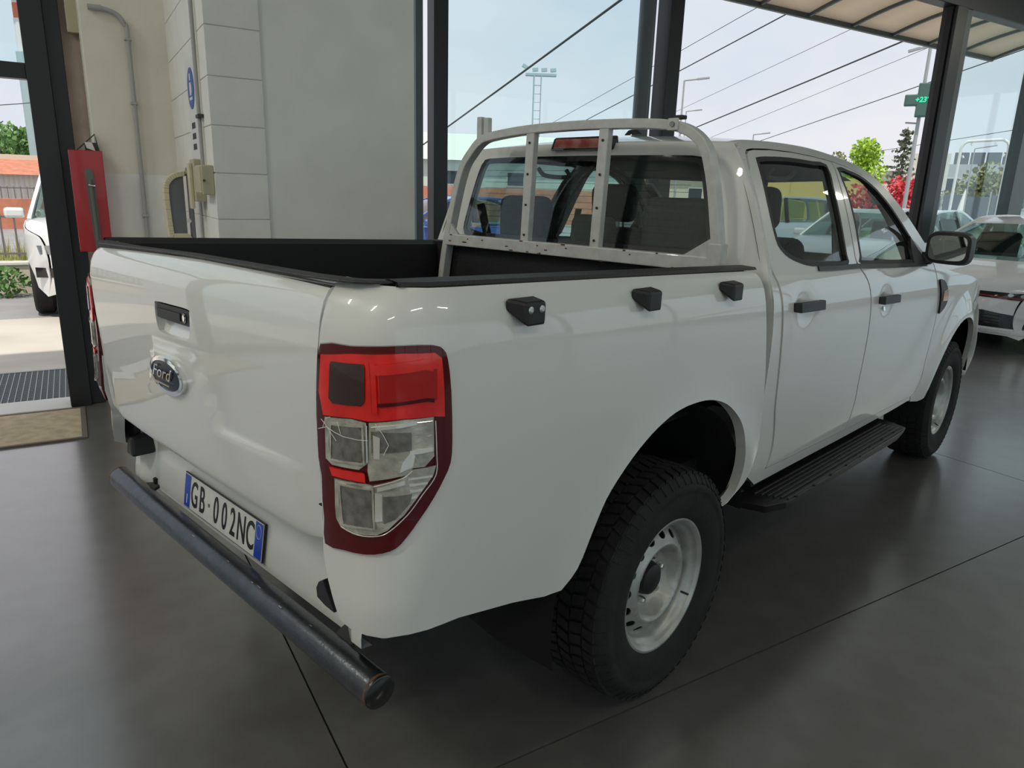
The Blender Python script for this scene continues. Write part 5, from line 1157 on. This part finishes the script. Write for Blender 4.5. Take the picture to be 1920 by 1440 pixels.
tree('shrub', 'small olive bush left of the lime green tree', (47.6, 32.5, -0.06), 5.2, 1.0, 'leaf_olive', 2.0, 2, n=500)
tree('shrub', 'bright red leaved shrub beside the gateway post', (33.0, 18.2, -0.06), 2.9, 1.45, 'leaf_red', 0.2, 3, 'shrub', n=1500, s=0.11, clusters=14)
tree('shrub', 'reddish brown hedge bush seen through the front door window', (29.5, 18.5, -0.06), 2.6, 1.25, 'leaf_red', 0.1, 4, 'shrub', n=900, s=0.12)
tree('leafy_tree', 'broad olive green tree behind the right glass pane', (34.5, 15.4, -0.06), 4.0, 1.7, 'leaf_olive', 0.8, 5, n=1800, s=0.13, clusters=14)
tree('shrub', 'small green shrub at the right edge of the right pane', (24.0, 8.2, -0.06), 1.9, 0.8, 'leaf_lime', 0.1, 6, 'shrub', n=500, s=0.07)
rnd = random.Random(8); CF = empty('conifer_tree', (41.4, 23.7, -0.06)); tag(CF, 'tall sparse dark conifer beside the gateway post', 'tree')
MB().tube([(0, 0, 0), (0, 0, 6.1)], 0.12, 8, r2=0.02).build('trunk', 'bark', CF)
q = MB()
for k in range(46):
    z = 1.0+5.0*k/46; L_ = 1.35*(1-(z/6.3))**0.8+0.12; a = k*2.4
    for i in range(14):
        t = (i+0.5)/14; p = Vector((math.cos(a)*L_*t, math.sin(a)*L_*t, z-0.18*t*L_+0.05*math.sin(9*t)))
        leaves(q, p, (0.12, 0.12, 0.06), 2, 0.11, rnd)
q.build('foliage', 'leaf_dark', CF)['kind'] = 'stuff'
for i, (x, y, h, r) in enumerate(((-5.8, 76, 6.6, 3.0), (-3.4, 69, 5.4, 2.4), (-1.5, 62, 4.7, 2.0))):
    tree('leafy_tree', ('tall green tree at the left image edge beyond the brick building', 'middle green tree beyond the brick building', 'green tree beside the door frame beyond the brick building')[i], (x, y, -0.06), h, r, 'leaf_green', 0.5, 20+i, n=1600, s=0.24, clusters=12)
VG = empty('grass_verge', (-3.5, 11.9, -0.06)); tag(VG, 'yellow green grass verge behind the iron fence', 'grass', kind='stuff')
q = MB(); rnd = random.Random(5)
for i in range(2600):
    x, y = rnd.uniform(-4, 1.6), rnd.uniform(-0.9, 1.0); h = rnd.uniform(0.25, 0.75); dx, dy = rnd.gauss(0, 0.10), rnd.gauss(0, 0.1); a = rnd.uniform(0, 3.14); w = 0.025
    q.add([(x-w*math.cos(a), y-w*math.sin(a), 0), (x+w*math.cos(a), y+w*math.sin(a), 0), (x+dx, y+dy, h)], [(0, 1, 2)])
q.build('blades', 'grass', VG)['kind'] = 'stuff'
q = MB(); leaves(q, (0, 0, 0.22), (0.28, 0.2, 0.22), 260, 0.045, rnd); sh = q.build('low_shrub', 'leaf_green', None, loc=(-2.12, 9.95, -0.06)); tag(sh, 'small green shrub at the foot of the fence wall', 'shrub')

# ------------------------------------------------------------------ fences, poles, masts
FN = empty('iron_fence', (-3.5, 10.35, -0.06)); tag(FN, 'brown iron railing fence on a low wall outside the entrance', 'fence')
MB().box(-4.5, 1.65, -0.10, 0.10, 0, 0.42).build('base_wall', 'plaster_cream', FN, bevel=0.01)
MB().box(-4.5, 1.65, -0.13, 0.13, 0.42, 0.47).build('coping', 'plaster_white', FN, bevel=0.01)
first = None
for i in range(37):
    x = -4.4+i*0.165
    if first is None: first = MB().box(-0.012, 0.012, -0.012, 0.012, 0.52, 1.20).build('baluster', 'fence_iron', FN)
    o = first if i == 0 else first.copy()
    if i: COL.objects.link(o); o.parent = FN
    o.location = (x, 0, 0)
for z in (0.58, 1.10): MB().box(-4.5, 1.65, -0.018, 0.018, z-0.015, z+0.015).build('rail', 'fence_iron', FN)
F2 = empty('panel_fence', (28.9, 13.2, -0.06)); F2.rotation_euler = (0, 0, math.atan2(-1.37, 0.72)); tag(F2, 'dark slate fence panels behind the right glass pane', 'fence')
for i in range(4):
    x = -1.6+i*0.8
    MB().box(x, x+0.72, -0.02, 0.02, 0.1, 2.05+0.06*(i % 2)).build('panel', 'slate', F2); MB().box(x+0.73, x+0.78, -0.03, 0.03, 0, 2.25).build('post', 'pole_grey', F2)
def pole(q, h, r=0.06): return q.tube([(0, 0, 0), (0, 0, h)], r, 8, r2=r*0.6)
def street_lamp(label, base, h, arm, r=0.07):
    S = empty('street_lamp', (*base, -0.06)); tag(S, label, 'street lamp', 'street lamps outside')
    pole(MB(), h, r).build('pole', 'pole_grey', S, smooth=50)
    a = Vector((arm[0], arm[1], 0.12)); MB().tube([(0, 0, h), tuple(Vector((0, 0, h))+a*0.6)], r*0.6, 8).build('arm', 'pole_grey', S)
    e0 = Vector((0, 0, h))+a*0.55; e1 = Vector((0, 0, h))+a*1.05; MB().bar([e0, e1], r*3.2, r*1.2).build('lamp_head', 'pole_grey', S, bevel=0.01); return S
street_lamp('street lamp with long arm right of the black gateway post', (26.27, 26.7), 7.45, (0.84, -0.82))
street_lamp('smaller street lamp below and right of the long armed one', (40.28, 40.97), 8.15, (0.8, -0.8))
street_lamp('distant street lamp just above the cab roof', (43.83, 37.26), 6.5, (0.75, -0.85))
street_lamp('street lamp behind the right pane inside the pipe arch', (29.83, 13.74), 3.9, (0.36, -0.6), 0.035)
PC = empty('pharmacy_sign', (21.93, 11.50, -0.06)); PC.rotation_euler = (0, 0, math.atan2(-23.19, 13.82)+math.radians(0)); tag(PC, 'green pharmacy cross with lit +23 degree display on a lamp pole', 'sign')
# local x runs to the right as seen from the hall, local y away from it
MB().tube([(-0.02, 0.1, 0), (-0.02, 0.1, 6.5)], 0.075, 10, r2=0.05).build('pole', 'pole_grey', PC, smooth=50)
MB().bar([(-0.02, 0.1, 6.4), (-0.55, 0.1, 6.30)], 0.06, 0.06).build('lamp_arm', 'pole_grey', PC)
MB().bar([(-0.30, 0.1, 6.36), (-0.62, 0.1, 6.28)], 0.14, 0.07).build('lamp_head', 'pole_grey', PC)
MB().bar([(-0.02, 0.1, 4.15), (-0.38, 0.1, 4.18)], 0.05, 0.05).build('bracket', 'pole_grey', PC)
cross = [(-0.16,-0.50),(0.18,-0.50),(0.18,-0.17),(0.50,-0.17),(0.50,0.17),(0.18,0.17),(0.18,0.50),(-0.16,0.50),(-0.16,0.17),(-0.50,0.17),(-0.50,-0.17),(-0.16,-0.17)]
MB().prism(cross, lambda a, b, d: (a, d, 4.82+b), 0.16).build('cross_case', 'cross_case', PC, loc=(0, -0.16, 0), bevel=0.03)
MB().prism(offset_poly(cross, 0.045), lambda a, b, d: (a, d, 4.82+b), 0.006).build('cross_face', 'cross_case', PC, loc=(0, -0.166, 0))
text('display', '+23°', 0.21, 'led_green', PC, frame_mtx((0.0, -0.172, 4.82), (1, 0, 0), (0, 0, 1)), extrude=0.003, sx=0.95, shear=0.1, bold=0.006)
FT = empty('floodlight_tower', (31.2, 48.1, -0.06)); FT.rotation_euler = (0, 0, math.radians(-30)); tag(FT, 'distant lattice tower with floodlights seen through the sliding glass door', 'tower')
for sx_ in (-0.33, 0.33):
    for sy_ in (-0.25, 0.25): MB().tube([(sx_*(0.7 if sx_ > 0 else 1), sy_, 0), (sx_*(0.7 if sx_ > 0 else 1), sy_, 10.6)], 0.055 if sx_ < 0 else 0.03, 6).build('leg', 'mast_teal', FT)
for i in range(16): MB().tube([(-0.33, 0.25, 0.6+i*0.62), (0.23, 0.25, 0.6+i*0.62)], 0.025, 6).build('rung', 'mast_teal', FT)
MB().box(-1.0, 1.4, -0.25, 0.3, 10.55, 10.72).build('platform', 'mast_teal', FT)
for x in (-1.15, -0.35, 0.35, 1.05): MB().box(-0.22, 0.22, -0.15, 0.15, -0.12, 0.12).build('floodlight', 'mast_teal', FT, loc=(x+0.1, 0, 11.0 if x > -1 else 11.2), rot=(0, 0.5 if x < -1 else -0.1, 0))
TM = empty('telecom_mast', (-2.75, 57.6, -0.06)); tag(TM, 'red and white telecom mast with antennas seen through the entrance door', 'mast')
for i, (za, zb_, m) in enumerate(((0, 9.6, 'mast_teal'), (9.6, 11.6, 'mast_white'), (11.6, 12.5, 'mast_red'), (12.5, 13.4, 'mast_white'), (13.4, 14.8, 'mast_red'), (14.8, 19, 'mast_white'))): MB().tube([(0, 0, za), (0, 0, zb_)], 0.40-0.012*za, 16).build('shaft', m, TM, smooth=50)
for z, r in ((13.2, 1.1), (16.0, 1.3)):
    MB().lathe([(0.3, 0), (r, 0), (r, 0.12), (0.3, 0.12)], 20, 'z', True).build('platform', 'mast_red', TM, loc=(0, 0, z))
    for k in range(9):
        a = 2*math.pi*k/9; MB().box(-0.10, 0.10, -0.08, 0.08, 0, 1.1).build('antenna', 'mast_white' if k % 2 else 'mast_red', TM, loc=(r*math.cos(a), r*math.sin(a), z+0.1))
GA = empty('pipe_arch', (25.5, 11.2, -0.06)); GA.rotation_euler = (0, 0, math.atan2(-1.22, 0.66)); tag(GA, 'grey pipe arch with spray nozzles behind the right glass pane', 'arch')
path = [(-0.70, 0, 0), (-0.68, 0, 3.3)]+[(-0.68+0.25*(1-math.cos(t)), 0, 3.55+0.27*math.sin(t)) for t in (0.2, 0.8, 1.3)]+[(0.45, 0, 3.86)]+[(0.45+0.25*math.sin(t), 0, 3.59+0.27*math.cos(t)) for t in (0.3, 0.8, 1.3)]+[(0.70, 0, 3.3), (0.70, 0, 0)]
MB().tube(path, 0.05, 10).build('pipe', 'mast_white', GA, smooth=50)
for p in ((-0.40, 0, 3.76), (0.30, 0, 3.78), (-0.60, 0, 3.35), (0.62, 0, 3.4)): MB().tube([p, (p[0]*0.92, 0, p[2]-0.08)], 0.03, 8).build('nozzle', 'mast_white', GA)
FLG = empty('folded_parasol', (22.7, 10.15, -0.06)); tag(FLG, 'folded white parasol behind the right glass pane', 'parasol')
MB().tube([(-0.1, 0, 0), (-0.1, 0, 1.2), (0.0, 0, 1.75), (0.10, 0, 2.2)], 0.02, 8).build('pole', 'pole_grey', FLG)
MB().tube([(-0.12, 0, 0.6), (-0.06, 0, 1.3), (0.02, 0, 1.8), (0.10, 0, 2.2)], 0.15, 10, r2=0.015).build('canopy', 'flag_white', FLG, smooth=40)
CB = [((11.43,27.25,3.07),(7.86,5.02,6.11),0.026,'thick black cable crossing the sliding glass door pane'),((21.9,32.97,5.16),(16.95,9.56,8.25),0.010,'thin cable, topmost of those left of the awning'),
((23.25,32.06,5.24),(17.37,8.87,7.98),0.020,'black cable rising from the rack to the awning edge'),((30.37,33.38,6.13),(19.97,6.34,8.43),0.009,'faint thin cable crossing the middle of the gateway sky'),
((24.88,25.17,4.66),(17.81,5.1,6.85),0.024,'thickest black cable crossing the gateway sky'),((35.44,34.87,5.17),(27.86,10.47,8.71),0.010,'thin cable just below the thickest one, ending at the lamp head'),
((38.35,33.12,5.13),(21.93,3.88,7.02),0.018,'black cable passing behind the pharmacy cross'),((42.23,27.0,4.68),(25.73,7.42,4.44),0.014,'lowest cable running behind the conifer top'),((-3.57,37.61,4.6),(-1.47,37.69,4.98),0.02,'cable beside the telecom mast outside the entrance')]
for a, b, r, lb in CB:
    A = Vector(a); B = Vector(b); q = MB(); o = q.tube([(0, 0, 0), tuple((B-A)*0.5-Vector((0, 0, 0.02))), tuple(B-A)], r, 6).build('overhead_cable', 'cable', None, loc=A, smooth=60); tag(o, lb, 'cable', 'overhead cables')

# ------------------------------------------------------------------ buildings
def building(name, label, loc, rz, w, d, h, m, rows, roofm=None, roofh=0.0, wm='window_dark'):
    B = empty(name, loc, rz); tag(B, label, 'building')
    MB().box(-w/2, w/2, 0, d, 0, h).build('walls', m, B)
    for (x0, x1, z0, z1) in rows:
        f = MB().box(x0, x1, -0.05, 0.05, z0, z1).build('window', 'plaster_white', B); MB().box(x0+0.06, x1-0.06, -0.07, -0.045, z0+0.06, z1-0.06).build('pane', wm, f)
    if roofm:
        MB().hexa([(-w/2-0.3,-0.4,h),(w/2+0.3,-0.4,h),(w/2+0.3,d+0.4,h),(-w/2-0.3,d+0.4,h),(-w/2-0.3,d/2-0.1,h+roofh),(w/2+0.3,d/2-0.1,h+roofh),(w/2+0.3,d/2+0.1,h+roofh),(-w/2-0.3,d/2+0.1,h+roofh)]).build('roof', roofm, B)
    return B
def face(x, y): return math.atan2(y+2.32, x+1.26)-math.pi/2
b = building('office_building', 'grey modern building with dark roof plant behind the right pane', (52.3, 24.8, -0.06), face(52.3, 24.8), 9.0, 8, 4.5, 'plaster_grey', [(-3.9,-2.6,1.6,3.6),(-2.2,-1.0,1.6,3.6),(0.2,1.4,1.6,3.2),(1.8,3.0,1.6,3.2)])
for i in range(4): MB().box(-1.6+i*0.95, -0.75+i*0.95, 0.4, 2.0, 4.5, 5.3).build('roof_plant', 'slate', b)
MB().box(-4.5, -1.8, -0.3, 0.0, 0, 5.2).build('front_slab', 'plaster_white', b)
building('hall_building', 'low grey hall roof between lime tree and conifer', (61.9, 38.1, -0.06), face(61.9, 38.1), 15, 10, 4.6, 'plaster_white', [(-4,-2.8,1.2,2.6),(-1,0.2,1.2,2.6),(2.5,3.7,1.2,2.6)], 'plaster_grey', 1.6)
building('yellow_house', 'yellow house seen through the rear door window', (34.5, 25.0, -0.06), face(34.5, 25.0), 6.0, 3, 3.0, 'plaster_yellow', [(-2,-1.2,1,2),(1.2,2.0,1,2)])
b = building('warehouse', 'pale green warehouse with terracotta base seen beside the load rack', (18.6, 33.6, -0.06), face(18.6, 33.6)+0.1, 16, 6, 3.3, 'plaster_green', [(-6.6,-5.6,2.0,2.8),(-4.4,-3.4,2.0,2.8),(-2.2,-1.2,2.0,2.8),(1.2,2.2,2.0,2.8)], 'plaster_green', 1.6)
MB().box(-8.05, 8.05, -0.12, 0.0, 0, 1.9).build('base', 'terracotta', b)
building('cream_building', 'long cream building seen through the cab windows', (32.2, 37.5, -0.06), face(32.2, 37.5), 11, 3, 3.2, 'plaster_cream', [(-5,-4,1.2,2.4),(-2,-1,1.2,2.4),(1,2,1.2,2.4),(4,5,1.2,2.4)], 'plaster_grey', 0.8)
b = building('brick_building', 'low building with terracotta roof and bands beyond the iron fence', (-3.5, 50.0, -0.06), 0.0, 14, 5, 1.95, 'plaster_white', [], None)
MB().hexa([(-7.2,-0.6,1.85),(7.2,-0.6,1.85),(7.2,5,1.85),(-7.2,5,1.85),(-7.2,3.0,2.75),(7.2,3.0,2.75),(7.2,4.0,2.75),(-7.2,4.0,2.75)]).build('roof', 'terracotta', b)
MB().box(-7.2, 7.2, 3.0, 3.6, 2.75, 3.05).build('ridge', 'plaster_cream', b)
for i in range(56): MB().box(-6.9+i*0.25, -6.85+i*0.25, -0.04, 0.0, 0.5, 1.85).build('cladding_rib', 'plaster_cream', b)
b2 = boxo('brick_wall', 'terracotta', -9, 4, 27.0, 27.3, -0.06, 0.92); tag(b2, 'long terracotta wall across the street beyond the iron fence', 'wall')
F3 = empty('railing_fence', (-3, 30.0, -0.06)); tag(F3, 'distant thin railing in front of the low terracotta roofed building', 'fence')
for z in (0.6, 1.3): MB().box(-5, 4, -0.02, 0.02, z-0.02, z+0.02).build('rail', 'fence_iron', F3)
first = None
for i in range(44):
    if first is None: first = MB().box(-0.015, 0.015, -0.015, 0.015, 0, 1.35).build('baluster', 'fence_iron', F3)
    o = first if i == 0 else first.copy()
    if i: COL.objects.link(o); o.parent = F3
    o.location = (-4.9+i*0.2, 0, 0)
